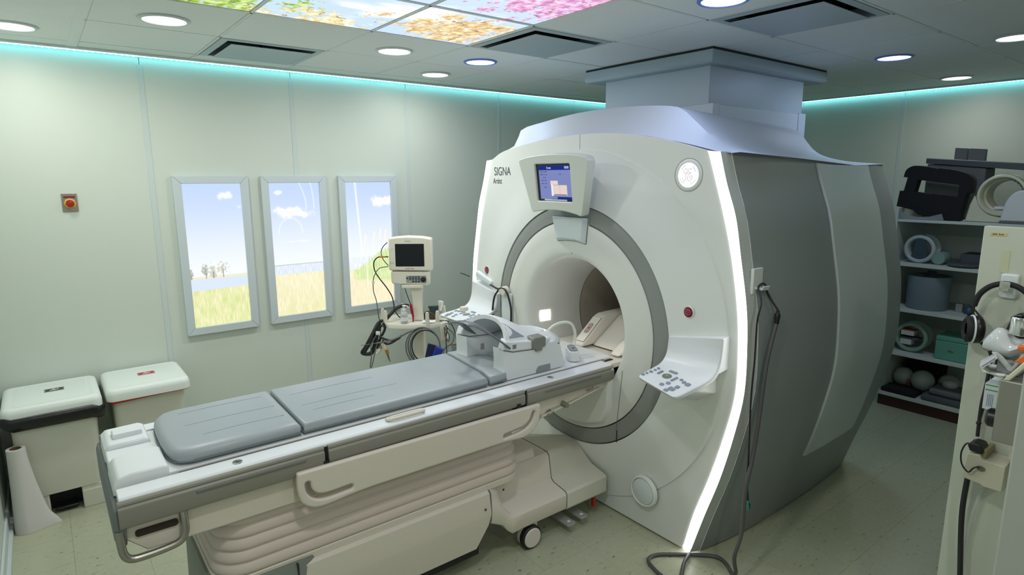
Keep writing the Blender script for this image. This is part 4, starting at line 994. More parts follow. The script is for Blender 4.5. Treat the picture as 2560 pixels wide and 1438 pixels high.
# ================================================================== things on and round the table
def layers(polyf, lv, name, mt, parent=None, sharp=50, **kw):
    """polyf(inset) -> 2D outline; lv = [(z, inset)]"""
    return MB().loft([[(a, b2, z) for a, b2 in polyf(i)] for z, i in lv]).build(name, mt, parent, sharp, **kw)
def inset_poly(P, d):
    n = len(P); out = []
    A = sum(P[i][0] * P[(i + 1) % n][1] - P[(i + 1) % n][0] * P[i][1] for i in range(n)); s = 1 if A > 0 else -1
    for i in range(n):
        ax, ay = P[i - 1]; bx, by = P[(i + 1) % n]; dx, dy = bx - ax, by - ay; l = math.hypot(dx, dy) or 1
        out.append((P[i][0] - s * dy / l * d, P[i][1] + s * dx / l * d))
    return out
quilt = mat('pad_seam', (112, 122, 130), 0.6)
def cushion(name, label, poly, z0, z1, seams=(), rad=0.022):
    t = thing(name, label, 'cushion', (sum(p[0] for p in poly) / len(poly), 2.55, z0), 'grey vinyl pads on the patient table')
    lv = [(z0, 0.010), (z0 + 0.004, 0.002), (z0 + (z1 - z0) * 0.45, 0.0), (z1 - rad * 0.45, 0.002), (z1 - rad * 0.2, rad * 0.3), (z1 - 0.002, rad * 0.7), (z1, rad * 1.3)]
    xs_ = [p[0] for p in poly]; ys_ = [p[1] for p in poly]; mx, my = (min(xs_) + max(xs_)) / 2, (min(ys_) + max(ys_)) / 2; hx, hy = (max(xs_) - min(xs_)) / 2, (max(ys_) - min(ys_)) / 2
    layers(lambda d: [(mx + (a - mx) * (1 - d / hx), my + (b2 - my) * (1 - d / hy)) for a, b2 in poly], lv, 'vinyl_pad', padgrey, t, 60)
    ls = MB()
    k = 0
    for (xa, xb, y) in seams:
        MB().tube([(xa, y, z1 - 0.0004), ((xa + xb) / 2, y + 0.006, z1 - 0.0002), (xb, y, z1 - 0.0004)], 0.0012, 5, False, 5).build('stitched_seam', quilt, t)
    pp = [(mx + (a - mx) * 1.002, my + (b2 - my) * 1.002) for a, b2 in poly]
    MB().tube([(a, b2, z0 + 0.008) for a, b2 in pp], 0.0022, 6, True).build('piping', quilt, t)
    return t
foot = spl2([(0.345, 2.795), (0.30, 2.77), (0.272, 2.70), (0.266, 2.55), (0.270, 2.40), (0.292, 2.325), (0.34, 2.300)], 4) + [(0.724, 2.300), (0.732, 2.310), (0.745, 2.785), (0.738, 2.795)]
cushion('foot_pad', 'grey vinyl pad at the foot end of the table, rounded at its end', foot, 0.9095, 0.962, [(0.36, 0.69, 2.70), (0.36, 0.70, 2.55), (0.40, 0.70, 2.42)], 0.04)
midp = [(0.740, 2.300), (1.640, 2.300), (1.665, 2.40), (1.700, 2.72), (1.705, 2.800), (0.752, 2.800), (0.748, 2.78)]
midp = [(0.740, 2.300)] + [(0.74 + 0.1 * k, 2.300) for k in range(1, 10)] + midp[2:4] + [(1.705, 2.800)] + [(1.70 - 0.1 * k, 2.800) for k in range(1, 10)] + [(0.755, 2.800)]
cushion('body_pad', 'long grey vinyl pad in the middle of the table', midp, 0.9095, 0.955, [(0.80, 1.20, 2.66), (0.80, 1.25, 2.50), (0.82, 1.10, 2.42)], 0.02)
w_ = MB().loft([[(x_, y_, z_) for y_, z_ in ((2.79, 0.908), (2.79, 0.945), (2.83, 0.935), (2.858, 0.912), (2.858, 0.902))] for x_ in (1.06, 1.74)])
t = thing('arm_pad', 'narrow grey pad over the far rail of the table beside the long pad', 'cushion', (1.4, 2.82, 0.9)); w_.build('vinyl_pad', padgrey, t, bevel=0.006)
headp = [(1.650, 2.298), (1.72, 2.300)] + spl2([(1.755, 2.305), (1.805, 2.345), (1.845, 2.43), (1.862, 2.53), (1.855, 2.64), (1.835, 2.73), (1.80, 2.80)], 3) + [(1.715, 2.800), (1.712, 2.72), (1.678, 2.40)]
cushion('shoulder_pad', 'grey vinyl pad with a rounded end, at the foot of the head coil', headp, 0.9095, 0.958, [], 0.02)

# head coil
coilw = mat('coil_white', (222, 226, 228), 0.33); coilg = mat('coil_grey', (142, 148, 152), 0.45); latchg = mat('latch_grey', (124, 126, 120), 0.45)
hc = thing('head_coil', 'white and grey head coil standing on the table in front of the tunnel', 'head coil', (1.95, 2.525, 0.905))
YNc, YFc = 2.310, 2.742
def wallsec(x, y0, y1, z0, z1): return [(x, y0, z0), (x, y1, z0), (x, y1, z1), (x, y0, z1)]
for s in (1, -1):
    f = (lambda y: y) if s == 1 else (lambda y: YNc + YFc - y)
    o_ = spl2([(1.665, 0.9095), (1.70, 0.909), (1.728, 0.925), (1.742, 0.96), (1.744, 1.01), (1.740, 1.068)], 4) + [(1.80, 1.050), (1.93, 1.040), (2.02, 1.052), (2.08, 1.062), (2.125, 1.030), (2.146, 0.965), (2.146, 0.9095)]
    MB().loft([[(x_, f(YNc), z_) for x_, z_ in o_], [(x_ + (0.008 if x_ < 1.76 else 0), f(YNc + 0.095), z_) for x_, z_ in o_]]).build('coil_base', coilw, hc, bevel=0.008, seg=3)
MB().box((1.98, 2.39, 0.9095), (2.14, 2.66, 1.045)).build('coil_back_block', coilw, hc, bevel=0.012)
MB().box((1.872, 2.41, 0.9095), (1.975, 2.64, 0.958)).build('coil_headrest', padgrey, hc, bevel=0.012)
def arch_sec(x, zb, zt, yin, e=2.3, lean=0.0, n=28):
    yc = (YNc + YFc) / 2; hw = (YFc - YNc) / 2 - yin; out = []
    for k in range(n + 1):
        t = -1 + 2 * k / n; tt = math.sin(t * PI / 2)
        h = (1 - abs(tt) ** e) ** (1 / 1.7)
        out.append((x + lean * h, yc + hw * tt, zb + (zt - zb) * h))
    return out
AS = [(1.742, 1.070, 1.196, 0.000, 0.078), (1.765, 1.062, 1.196, 0.0, 0.078), (1.83, 1.048, 1.178, 0.0, 0.06), (1.93, 1.042, 1.134, 0.0, 0.04), (2.02, 1.050, 1.100, 0.0, 0.03), (2.10, 1.045, 1.082, 0.012, 0.03), (2.16, 1.03, 1.068, 0.04, 0.03), (2.19, 1.01, 1.045, 0.08, 0.02), (2.20, 0.985, 1.0, 0.10, 0.01)]
def arc_rows(dz=0.0, dy=0.0): 
    R_ = []
    for x, zb, zt, yi, ln in AS:
        sec_ = arch_sec(x, zb, zt, yi, 2.3, ln)
        yc = (YNc + YFc) / 2
        R_.append([(a, yc + (b2 - yc) * (1 - dy), c - dz * (1 if 2 < i < len(sec_) - 3 else 0.0)) for i, (a, b2, c) in enumerate(sec_)])
    return R_
outer = arc_rows(); inner = arc_rows(0.020, 0.10)
mb = MB(); mb.loft(outer, False, False, False); mb.loft(inner, False, False, False)
n_ = len(outer[0])
mb.add(outer[0] + inner[0], [(i, i + 1, n_ + i + 1, n_ + i) for i in range(n_ - 1)])
mb.build('coil_arch', coilw, hc, 45)
fineshell = []
for r0, r1 in zip(outer[:-1], outer[1:]):
    for q in range(12):
        t_ = q / 12; row = [tuple(a + (b2 - a) * t_ for a, b2 in zip(p0, p1)) for p0, p1 in zip(r0[:n_ // 2], r1[:n_ // 2])]
        for a, c in zip(row[:-1], row[1:]): fineshell += [tuple(i + (j - i) * w / 8 for i, j in zip(a, c)) for w in range(8)]
# side skirts of the arch (vertical outer walls down to the base joint)
for s in (1, -1):
    f = (lambda y: y) if s == 1 else (lambda y: YNc + YFc - y)
    MB().loft([[(1.742, f(YNc - 0.001), 1.071), (1.80, f(YNc - 0.001), 1.053), (1.93, f(YNc - 0.001), 1.043), (2.03, f(YNc - 0.001), 1.054), (2.06, f(YNc - 0.001), 1.085), (1.93, f(YNc - 0.001), 1.088), (1.80, f(YNc - 0.001), 1.104), (1.757, f(YNc - 0.001), 1.112)],
               [(1.742, f(YNc + 0.05), 1.071), (1.80, f(YNc + 0.05), 1.053), (1.93, f(YNc + 0.05), 1.043), (2.03, f(YNc + 0.05), 1.054), (2.06, f(YNc + 0.05), 1.085), (1.93, f(YNc + 0.05), 1.088), (1.80, f(YNc + 0.05), 1.104), (1.765, f(YNc + 0.05), 1.125)]]).build('coil_side', coilw, hc, bevel=0.006)
    jt = MB(); jt.tube([(1.743, f(YNc - 0.0015), 1.070), (1.80, f(YNc - 0.0015), 1.052), (1.93, f(YNc - 0.0015), 1.042)], 0.0016, 6); jt.build('coil_joint', darkgap, hc)
    MB().loft([[(x_, f(YNc - 0.012), z_) for x_, z_ in [(1.925, 1.045), (1.945, 1.043), (1.947, 1.028), (1.988, 1.028), (1.99, 1.045), (2.012, 1.047), (2.014, 1.092), (2.004, 1.102), (1.934, 1.102), (1.924, 1.092)]], [(x_, f(YNc + 0.045), z_ + (0.006 if z_ > 1.08 else 0)) for x_, z_ in [(1.925, 1.045), (1.945, 1.043), (1.947, 1.028), (1.988, 1.028), (1.99, 1.045), (2.012, 1.047), (2.014, 1.092), (2.004, 1.102), (1.934, 1.102), (1.924, 1.092)]]]).build('coil_latch', latchg, hc, bevel=0.005)
    # grey window in the side of the arch
    tri = [(1.800, 1.118), (1.905, 1.108), (1.862, 1.140), (1.826, 1.172), (1.812, 1.180), (1.805, 1.160)]
    def onshell(x, z):      # nearest y on the outer arch at (x,z), near side
        return min(((a[0] - x) ** 2 + (a[2] - z) ** 2, a[1]) for a in fineshell)[1]
    MB().loft([[(x_, f(onshell(x_, z_) - 0.004), z_) for x_, z_ in tri], [(x_, f(onshell(x_, z_) + 0.01), z_) for x_, z_ in tri]]).build('coil_window', coilg, hc, 80)
mk = MB().box((1.800, YNc - 0.0016, 1.066), (1.824, YNc - 0.0008, 1.088)).build('coil_mark', mat('mark_grey', (120, 124, 126), 0.5), hc)
MB().lathe([(0.050, 0.0), (0.052, 0.006), (0.044, 0.008), (0.040, -0.004)], Matrix.Translation((2.115, 2.53, 1.078)) @ Matrix.Rotation(0.12, 4, 'Y') @ Matrix.Diagonal((1.0, 1.5, 1, 1)), 40, False).build('coil_grip_ring', coilw, hc, 50)
MB().lathe([(0.0003, 0), (0.041, 0.001)], Matrix.Translation((2.115, 2.53, 1.0785)) @ Matrix.Rotation(0.12, 4, 'Y') @ Matrix.Diagonal((1.0, 1.5, 1, 1)), 40, False).build('coil_grip_recess', coilg, hc, 50)
MB().box((1.84, 2.64, 0.985), (1.86, 2.652, 1.015)).build('coil_speaker_dot', mat('coil_dot', (160, 150, 160), 0.5), hc)
MB().loft([[(x_, 2.3088, z_) for x_, z_ in ((1.955, 0.908), (1.955, 0.925), (1.97, 0.944), (2.052, 0.944), (2.055, 0.908))], [(x_, 2.312, z_) for x_, z_ in ((1.955, 0.908), (1.955, 0.925), (1.97, 0.944), (2.052, 0.944), (2.055, 0.908))]]).build('coil_grip_slot', coilg, hc)
# mirror bow: two grey blades
ag = mat('bow_grey', (86, 92, 97), 0.35)
def blade(pts, name, wd=0.014, th=0.004):
    P = spline([Vector(p) for p in pts], 7); secs = []
    N_ = len(P)
    for i, p in enumerate(P):
        t = (P[min(i + 1, N_ - 1)] - P[max(i - 1, 0)]).normalized(); side = t.cross(Vector((0, 0, 1))).normalized(); upv = side.cross(t)
        k = math.sin(PI * (i + 1.2) / (N_ + 2.4)) ** 0.5; w = wd * k
        secs.append([p + side * (w * math.cos(a)) + upv * (th * math.sin(a)) for a in [2 * PI * q / 12 for q in range(12)]])
    return MB().loft(secs).build(name, ag, mb_, 60)
mb_ = thing('mirror_bow', 'curved dark grey two-legged mirror bow arching off the front of the head coil', 'mirror holder', (1.75, 2.3, 1.1))
blade([(1.60, 2.585, 1.178), (1.605, 2.50, 1.203), (1.625, 2.42, 1.205), (1.66, 2.36, 1.180), (1.71, 2.325, 1.135), (1.775, 2.298, 1.078)], 'bow_leg', 0.028, 0.005)
blade([(1.615, 2.56, 1.186), (1.68, 2.60, 1.165), (1.75, 2.655, 1.12), (1.82, 2.70, 1.07), (1.875, 2.722, 1.035)], 'bow_leg', 0.022, 0.005)
# coil plug and cable
t = thing('coil_plug', 'small white coil plug with a grey cap, behind the head coil', 'plug', (2.28, 2.38, 0.907))
Mq = Matrix.Translation((2.283, 2.383, 0)) @ Matrix.Rotation(math.radians(58), 4, 'Z')
MB().loft([[Mq @ Vector((a, b2, z)) for a, b2 in rrect(-0.068 + i, -0.032 + i, 0.068 - i, 0.032 - i, 0.024)] for z, i in ((0.9095, 0.0), (0.955, 0.001), (0.966, 0.006))]).build('plug_body', coilw, t, bevel=0.003)
MB().loft([[Mq @ Vector((a, b2, z)) for a, b2 in rrect(-0.058 + i, -0.023 + i, 0.058 - i, 0.023 - i, 0.020)] for z, i in ((0.966, 0.0), (0.974, 0.002), (0.976, 0.006))]).build('plug_cap', coilg, t)
MB().lathe([(0.0003, 0.001), (0.007, 0.001), (0.0075, 0)], Mq @ Matrix.Translation((-0.025, 0, 0.9765)), 16, False).build('plug_button', darkgap, t)
tag(MB().tube([(2.195, 2.50, 1.05), (2.24, 2.49, 1.085), (2.30, 2.475, 1.098), (2.345, 2.46, 1.085), (2.36, 2.445, 1.04), (2.355, 2.44, 0.985), (2.33, 2.43, 0.95)], 0.0085, 12, False, 5).build('coil_cable', mat('cable_cream', (214, 220, 206), 0.4), None, 60), 'thick cream cable arching from the head coil to its plug', 'cable')

# ================================================================== bins
def bin_(x0, x1, y0, y1, name, label, labcol, bag, first):
    t = thing(name, label, 'bin', ((x0 + x1) / 2, (y0 + y1) / 2, 0))
    bw = mat('bin_white', (208, 208, 194), 0.45, bump=0.15, bscale=150)
    def body(i, dx, z): 
        return [(a, b2, z) for a, b2 in rrect(x0 + 0.03 + dx, y0 + 0.05 + dx * 1.0, x1 - 0.03 - dx, y1 - 0.02 - dx * 0.5, 0.035)]
    # front with the pedal opening: body starts above it, two cheeks beside it
    MB().loft([body(0, 0.018, 0.135), body(0, 0.006, 0.40), body(0, 0.0, 0.63)]).build('bin_body', bw, t)
    xa, xb = x0 + 0.03 + 0.022, x1 - 0.03 - 0.022; ya, yb = y0 + 0.072, y1 - 0.03
    cl, cr_ = (x0 + x1) / 2 - 0.075, (x0 + x1) / 2 + 0.078
    MB().box((xa, ya, 0), (cl, yb, 0.136)).build('bin_foot', bw, t, bevel=0.006)
    MB().box((cr_, ya, 0), (xb, yb, 0.136)).build('bin_foot', bw, t, bevel=0.006)
    MB().box((cl, ya + 0.10, 0.0), (cr_, yb, 0.136)).build('bin_cavity', black, t)
    MB().box((cr_ + 0.001, ya - 0.006, 0.0), (xb + 0.006, yb, 0.108)).build('bin_plinth', bw, t, bevel=0.004)
    MB().box((cl + 0.02, ya + 0.01, 0.018), (cr_ - 0.02, ya + 0.12, 0.034)).build('bin_pedal', black, t, bevel=0.006)
    lid = lambda i: [(a, b2) for a, b2 in rrect(x0 + i, y0 + i, x1 - i, y1 - i, max(0.045 - i * 0.5, 0.01), 7)]
    layers(lid, [(0.628, 0.004), (0.622, 0.0), (0.660, 0.0), (0.682, 0.006), (0.690, 0.018), (0.692, 0.040), (0.688, 0.050), (0.690, 0.060)], 'bin_lid', mat('lid_white', (222, 230, 224), 0.38), t, 50)
    lm = mat('label_' + name + labcol[0], labcol[1], 0.4)
    cx, cy = (x0 + x1) / 2 + 0.015, (y0 + y1) / 2 + 0.03
    lb = plate([rrect(-0.047, -0.030, 0.047, 0.030, 0.001)], Matrix.Translation((cx, cy, 0.6905)), 0.001, 'label_plate', lm, t)
    bord = MB()
    for a, b2, c, d in ((-0.044, -0.027, 0.044, -0.0255), (-0.044, 0.0255, 0.044, 0.027), (-0.044, -0.027, -0.0425, 0.027), (0.0425, -0.027, 0.044, 0.027)):
        bord.box((cx + a, cy + b2, 0.6914), (cx + c, cy + d, 0.6919))
    pw = mat('pictogram_white', (225, 230, 228), 0.5)
    bord.build('label_border', pw, lb)
    pg = MB()
    for pts in ([(-0.004, 0.016), (-0.004, 0.006)], [(-0.020, -0.016), (-0.004, 0.004), (0.010, -0.004), (0.022, 0.000)], [(-0.004, 0.004), (0.004, -0.018)]):
        pg.tube([(cx + a, cy + b2, 0.6916) for a, b2 in pts], 0.0026, 6)
    pg.build('label_pictogram', pw, lb)
    return t
bt = bin_(-0.285, 0.175, 4.085, 4.565, 'pedal_bin', 'white pedal bin with a black bag and black lid label, in the left corner', ('black', (26, 32, 34)), 'black', True)
bt2 = bin_(0.195, 0.640, 4.105, 4.575, 'pedal_bin', 'white pedal bin with a red lid label, behind the foot of the table', ('red', (170, 24, 36)), 'red', False)
bagm = mat('bag_black', (16, 17, 19), 0.32, bump=0.6, bscale=14)
rb = rrect(-0.285, 4.085, 0.175, 4.565, 0.05, 8)
secs = []
for z, i0 in ((0.635, 0.006), (0.628, -0.012), (0.600, -0.014), (0.572, 0.004), (0.560, 0.022), (0.575, 0.03)):
    P_ = inset_poly(rb, i0)
    secs.append([(a + 0.004 * math.sin(37 * a + z * 90), b2, z + 0.012 * math.sin(a * 21 + b2 * 17) + 0.006 * math.sin(a * 63) - (0.018 if b2 < 4.2 else 0) * (0.632 - z) / 0.07 * (0.4 + 0.6 * math.sin((a + .285) * 7) ** 2)) for a, b2 in P_])
tag(MB().loft(secs, True, False, False).build('bin_bag', bagm, None, 70), 'black bin bag gathered under the lid of the left bin', 'bag')
rb = rrect(0.195, 4.105, 0.640, 4.575, 0.05, 8)
secs = []
for z, i0 in ((0.630, 0.004), (0.618, 0.001), (0.606, 0.010)):
    secs.append([(a, b2, z + (0.012 if z < 0.61 else 0) * sm(0.2, 0.6, a)) for a, b2 in inset_poly(rb, i0)])
tag(MB().loft(secs, True, False, False).build('bin_bag', mat('bag_red', (176, 34, 24), 0.4), None, 70), 'red bin bag edge showing under the lid of the right bin', 'bag')
# paper roll standing in front of the left bin
t = thing('paper_roll', 'white paper roll standing on end with its loose sheet, before the left bin', 'paper roll', (-0.21, 4.15, 0))
pr = mat('roll_paper', (206, 204, 200), 0.6)
secs = []
for k in range(13):
    z = 0.475 * (1 - k / 12); sp = (k / 12) ** 1.5; out_ = []
    for q in range(36):
        a = 2 * PI * q / 36; cx, sy = math.cos(a), math.sin(a)
        r = 0.043 + 0.020 * sp; ext = 0.0
        if cx > 0: ext = (0.055 * sp + (0.030 * sm(0.8, 1.0, k / 12))) * cx ** 1.5
        out_.append((-0.239 + 0.006 * sp + r * cx + ext, 4.085 - 0.02 * sp + (0.043 + 0.010 * sp) * sy * (1 - 0.5 * max(0, cx) * sp), z + 0.001))
    secs.append(out_)
MB().loft(secs, True, False, False).build('loose_sheet', pr, t, 60)
MB().lathe([(0.027, -0.02), (0.027, 0.0), (0.043, 0.0), (0.0435, -0.012)], Matrix.Translation((-0.239, 4.085, 0.476)), 36, False).build('roll_end', pr, t, 40)
MB().lathe([(0.0265, -0.10), (0.0265, 0.001), (0.024, 0.001), (0.024, -0.10), (0.0003, -0.10)], Matrix.Translation((-0.239, 4.085, 0.476)), 30, False).build('cardboard_core', mat('core_brown', (108, 88, 66), 0.8), t)

# ================================================================== wall fittings
t = thing('emergency_button', 'red mushroom stop button with yellow ring on a steel wall plate, left of the pictures', 'wall button', (0.163, YL, 1.77))
MB().box((0.124, 4.581, 1.719), (0.202, YL, 1.828)).build('steel_plate', mat('plate_steel', (160, 150, 140), 0.35, metal=0.8), t, bevel=0.002)
MB().box((0.134, 4.5795, 1.800), (0.192, 4.581, 1.812)).build('red_strip', mat('dark_red', (120, 36, 38), 0.4), t)
Mw = frame((0.163, 4.581, 1.768), (1, 0, 0), (0, 0, 1))
MB().lathe([(0.030, 0), (0.031, 0.006), (0.027, 0.008), (0.022, 0.008)], Mw, 8, False).build('yellow_ring', mat('yellow', (206, 178, 40), 0.4), t)
MB().lathe([(0.016, 0.0), (0.016, 0.014), (0.022, 0.020), (0.020, 0.028), (0.0003, 0.031)], Mw, 32, False).build('mushroom_head', mat('mushroom_red', (158, 26, 34), 0.35), t, 50)
t = thing('warning_sign', 'small pale wall sign with an orange header low behind the monitor cart', 'sign', (2.93, YL, 0.37))
MB().box((2.853, 4.583, 0.300), (3.005, 4.588, 0.412)).build('sign_board', mat('sign_pale', (198, 208, 220), 0.4), t)
MB().box((2.857, 4.582, 0.388), (2.965, 4.5835, 0.405)).build('sign_header', mat('sign_orange', (196, 130, 60), 0.5), t)
MB().add([(2.975, 4.582, 0.345), (3.002, 4.582, 0.345), (2.992, 4.582, 0.405), (2.984, 4.582, 0.405)], [(0, 1, 2, 3)]).build('sign_symbol', mat('sign_navy', (30, 36, 66), 0.5), t)
ln = MB()
for k in range(4): ln.box((2.862, 4.582, 0.372 - 0.016 * k), (2.965 - 0.01 * (k % 2), 4.5833, 0.378 - 0.016 * k))
o = ln.build('sign_text_lines', mat('sign_ink', (110, 120, 140), 0.6), t); o['kind'] = 'stuff'
t = thing('wall_socket', 'black plug in a pale wall socket under the small wall sign', 'socket', (2.95, YL, 0.25))
MB().box((2.89, 4.580, 0.19), (3.00, YL, 0.27)).build('socket_plate', white, t, bevel=0.003)
MB().cyl((2.955, 4.580, 0.232), (2.955, 4.535, 0.232), 0.026, 0.020, 16).build('plug', black, t, bevel=0.004)
MB().tube([(2.955, 4.54, 0.225), (2.955, 4.52, 0.16), (2.90, 4.50, 0.06), (2.75, 4.42, 0.012), (2.4, 4.2, 0.010)], 0.004, 8, False, 5).build('plug_lead', black, t)
# ================================================================== monitor cart, in its own axes: a to the right, b away, z up
OC = Vector((2.08, 3.80, 0)); RHv = Vector((math.sin(yaw), -math.cos(yaw), 0)); FHv = Vector((math.cos(yaw), math.sin(yaw), 0))
def C(a, z, b=0.0): return OC + RHv * a + FHv * b + Vector((0, 0, z))
MC = Matrix(((RHv.x, FHv.x, 0, OC.x), (RHv.y, FHv.y, 0, OC.y), (0, 0, 1, 0), (0, 0, 0, 1)))
cw = mat('cart_cream', (218, 214, 200), 0.42)
ct = thing('monitor_cart', 'cream patient monitor cart with a dark screen on a post, between table and wall', 'monitor cart', tuple(OC))
MF = frame(C(-0.02, 1.385, -0.06), RHv, (0, 0, 1))       # local z toward the viewer
hp = [(-0.152, -0.114), (0.148, -0.120), (0.150, 0.100)] + [(0.148, 0.110), (0.08, 0.122), (-0.02, 0.126), (-0.10, 0.121), (-0.148, 0.112)]
def slab(poly, z0, z1, name, mt, par, sc_=1.0, **kw):
    return MB().loft([[MF @ Vector((u, v, z0)) for u, v in poly], [MF @ Vector((u * sc_, v * sc_, z1)) for u, v in poly]]).build(name, mt, par, **kw)
hs = slab(hp, -0.10, 0.0, 'monitor_housing', cw, ct, 1.0, bevel=0.010, seg=3)
lp = [(-0.143, -0.122), (0.130, -0.124), (0.127, -0.215), (0.118, -0.226), (-0.130, -0.212), (-0.140, -0.198)]
lo_ = slab(lp, -0.09, -0.006, 'monitor_lower_housing', cw, ct, 1.0, bevel=0.008, seg=3)
slab(rrect(-0.104, -0.085, 0.098, 0.074, 0.003), 0.0004, 0.0014, 'dark_screen', mat('dark_screen', (8, 12, 20), 0.15), hs)
text('invivo', on(MF, -0.015, 0.094, 0.0006), 0.018, 'brand_lettering', mat('green_ink', (120, 180, 150), 0.5), hs, 0.0003)
dashes(on(MF, -0.003, -0.099, 0.0006), 0.062, 0.008, 'red_print', mat('red_ink', (150, 96, 84), 0.5), hs, 9)
ML = on(MF, 0, 0, -0.0055)
def ls(u0, v0, u1, v1, z, nm, mt): return MB().box((u0, v0, z), (u1, v1, z + 0.001), ML).build(nm, mt, lo_)
ls(-0.034, -0.203, 0.108, -0.152, 0.0, 'key_panel', mat('key_panel', (150, 156, 160), 0.5))
ls(-0.016, -0.160, 0.064, -0.157, 0.001, 'key_line', black); ls(-0.016, -0.183, 0.064, -0.180, 0.001, 'key_line', black)
kb = mat('key_dark', (36, 42, 50), 0.4)
for r_, vs_ in ((-0.170, 5), (-0.194, 4)):
    for k in range(vs_):
        u_ = -0.027 + (5 - vs_ + k) * 0.0205
        M = ML @ Matrix.Translation((u_, r_, 0.001)) @ Matrix.Diagonal((0.0075, 0.0058, 1, 1))
        MB().lathe([(1, 0), (0.9, 0.003), (0.001, 0.0035)], M, 16, False).build('key', mat('key_yellow', (200, 170, 90), 0.4) if (r_ < -0.18 and k == 0) else kb, lo_)
MB().lathe([(0.019, 0), (0.019, 0.010), (0.016, 0.012), (0.001, 0.012)], on(ML, 0.087, -0.178, 0.001), 28, False).build('turn_knob', black, lo_)
MB().box((-0.088, -0.055, 1.140), (0.062, 0.05, 1.166), MC).build('tilt_mount', cw, ct, bevel=0.006)
MB().loft([[C(a, z, -0.035 + db) for a, db in ((c - w, 0), (c + w, 0), (c + w, 0.07), (c - w, 0.07))] for z, c, w in ((1.15, 0.010, 0.044), (1.08, 0.014, 0.036), (1.00, 0.018, 0.034), (0.93, 0.022, 0.036), (0.90, 0.022, 0.038))]).build('neck', cw, ct, bevel=0.010, seg=3)
# shelf: rounded tray
def shp(i):
    P_ = spl2([(-0.25, 0.05), (-0.235, -0.10), (-0.14, -0.155), (0.0, -0.165), (0.12, -0.150), (0.205, -0.085), (0.222, 0.02), (0.20, 0.11), (0.10, 0.16), (-0.08, 0.165), (-0.21, 0.13)], 4, True)
    return inset_poly(P_, i)
MB().loft([[C(a, z, b2) for a, b2 in shp(i)] for z, i in ((0.868, 0.02), (0.874, 0.0), (0.900, 0.0), (0.906, 0.004), (0.904, 0.012), (0.899, 0.016))]).build('shelf_tray', cw, ct, 40)
MB().loft([[C(a, z, b2) for a, b2 in ((0.185, -0.12), (0.232, -0.06), (0.232, -0.03), (0.19, -0.08))] for z in (0.775, 0.90)]).build('side_bracket', cw, ct, bevel=0.006)
for a, b2 in ((-0.205, -0.09), (-0.125, 0.15), (0.100, -0.15), (0.165, -0.105), (0.19, 0.08), (-0.238, -0.02)):
    MB().loft([[C(a + u, z, b2 + v) for u, v in rrect(-w, -0.008, w, 0.008, 0.006, 3)] for z, w in ((0.87, 0.016), (0.98, 0.012), (0.99, 0.008))]).build('cable_peg', cw, ct, bevel=0.003)
MB().loft([[C(a + 0.022, z, b2) for a, b2 in rrect(-0.04, -0.04, 0.04, 0.04, 0.018)] for z in (0.10, 0.87)]).build('post', cw, ct)
MB().loft([[C(a + 0.02, z, b2) for a, b2 in rrect(-0.24 + i, -0.22 + i, 0.24 - i, 0.22 - i, 0.07)] for z, i in ((0.06, 0.01), (0.07, 0.0), (0.12, 0.02), (0.14, 0.06))]).build('cart_base', cw, ct, 40)
for a, b2 in ((-0.19, -0.17), (0.23, -0.17), (-0.19, 0.17), (0.23, 0.17)):
    p = C(a, 0.0325, b2); MB().cyl(p - RHv * 0.012, p + RHv * 0.012, 0.0325, 0.0325, 20).build('cart_wheel', black, ct)
ck = mat('cable_black', (30, 32, 34), 0.4); cg = mat('cable_grey', (96, 100, 102), 0.4); rbm = mat('cable_orange', (196, 110, 50), 0.5)
def cab(pts, r, name, label, mt=ck, cat='cable', b=None, grp=None):
    P_ = [C(*p) if len(p) == 3 else C(p[0], p[1], b) for p in pts]
    return tag(MB().tube(P_, r, 8, False, 6).build(name, mt, None, 60), label, cat, grp)
cab([(-0.168, 1.474, -0.1), (-0.199, 1.444, -0.1), (-0.214, 1.404, -0.1), (-0.202, 1.356, -0.1), (-0.168, 1.309, -0.09)], 0.0028, 'thin_cable', 'thin black cable looping beside the top left of the monitor')
cab([(-0.165, 1.373, -0.1), (-0.232, 1.373, -0.1), (-0.267, 1.336, -0.1), (-0.263, 1.275, -0.1), (-0.232, 1.22, -0.1), (-0.187, 1.158, -0.1), (-0.152, 1.095, -0.1), (-0.144, 1.033, -0.08), (-0.145, 0.975, -0.04), (-0.12, 0.912, 0.02), (-0.08, 0.909, 0.06)], 0.0042, 'monitor_cable', 'thicker black cable from the left of the monitor down to its shelf')
tag(MB().tube([C(-0.185, 1.374, -0.101), C(-0.225, 1.3735, -0.101)], 0.0056, 8).build('orange_connector', rbm, None), 'small orange cable connector at the left side of the monitor', 'connector')
cab([(-0.168, 1.305, -0.1), (-0.228, 1.295, -0.11), (-0.264, 1.247, -0.11), (-0.276, 1.199, -0.11), (-0.276, 1.131, -0.11), (-0.259, 1.061, -0.11), (-0.252, 0.957, -0.1), (-0.25, 0.85, -0.06), (-0.26, 0.70, -0.08)], 0.0032, 'grey_cable', 'thin grey cable hanging outermost left of the monitor to the hose bundle', cg)
tag(MB().box((-0.284, -0.118, 1.188), (-0.268, -0.102, 1.204), MC).build('cable_tag', white, None), 'tiny white tag on the thin grey monitor cable', 'tag')
cab([(-0.075, 1.144, -0.02), (-0.054, 1.06, 0.0), (-0.03, 0.97, 0.03), (-0.02, 0.91, 0.05)], 0.003, 'neck_cable', 'short black cable behind the monitor neck')
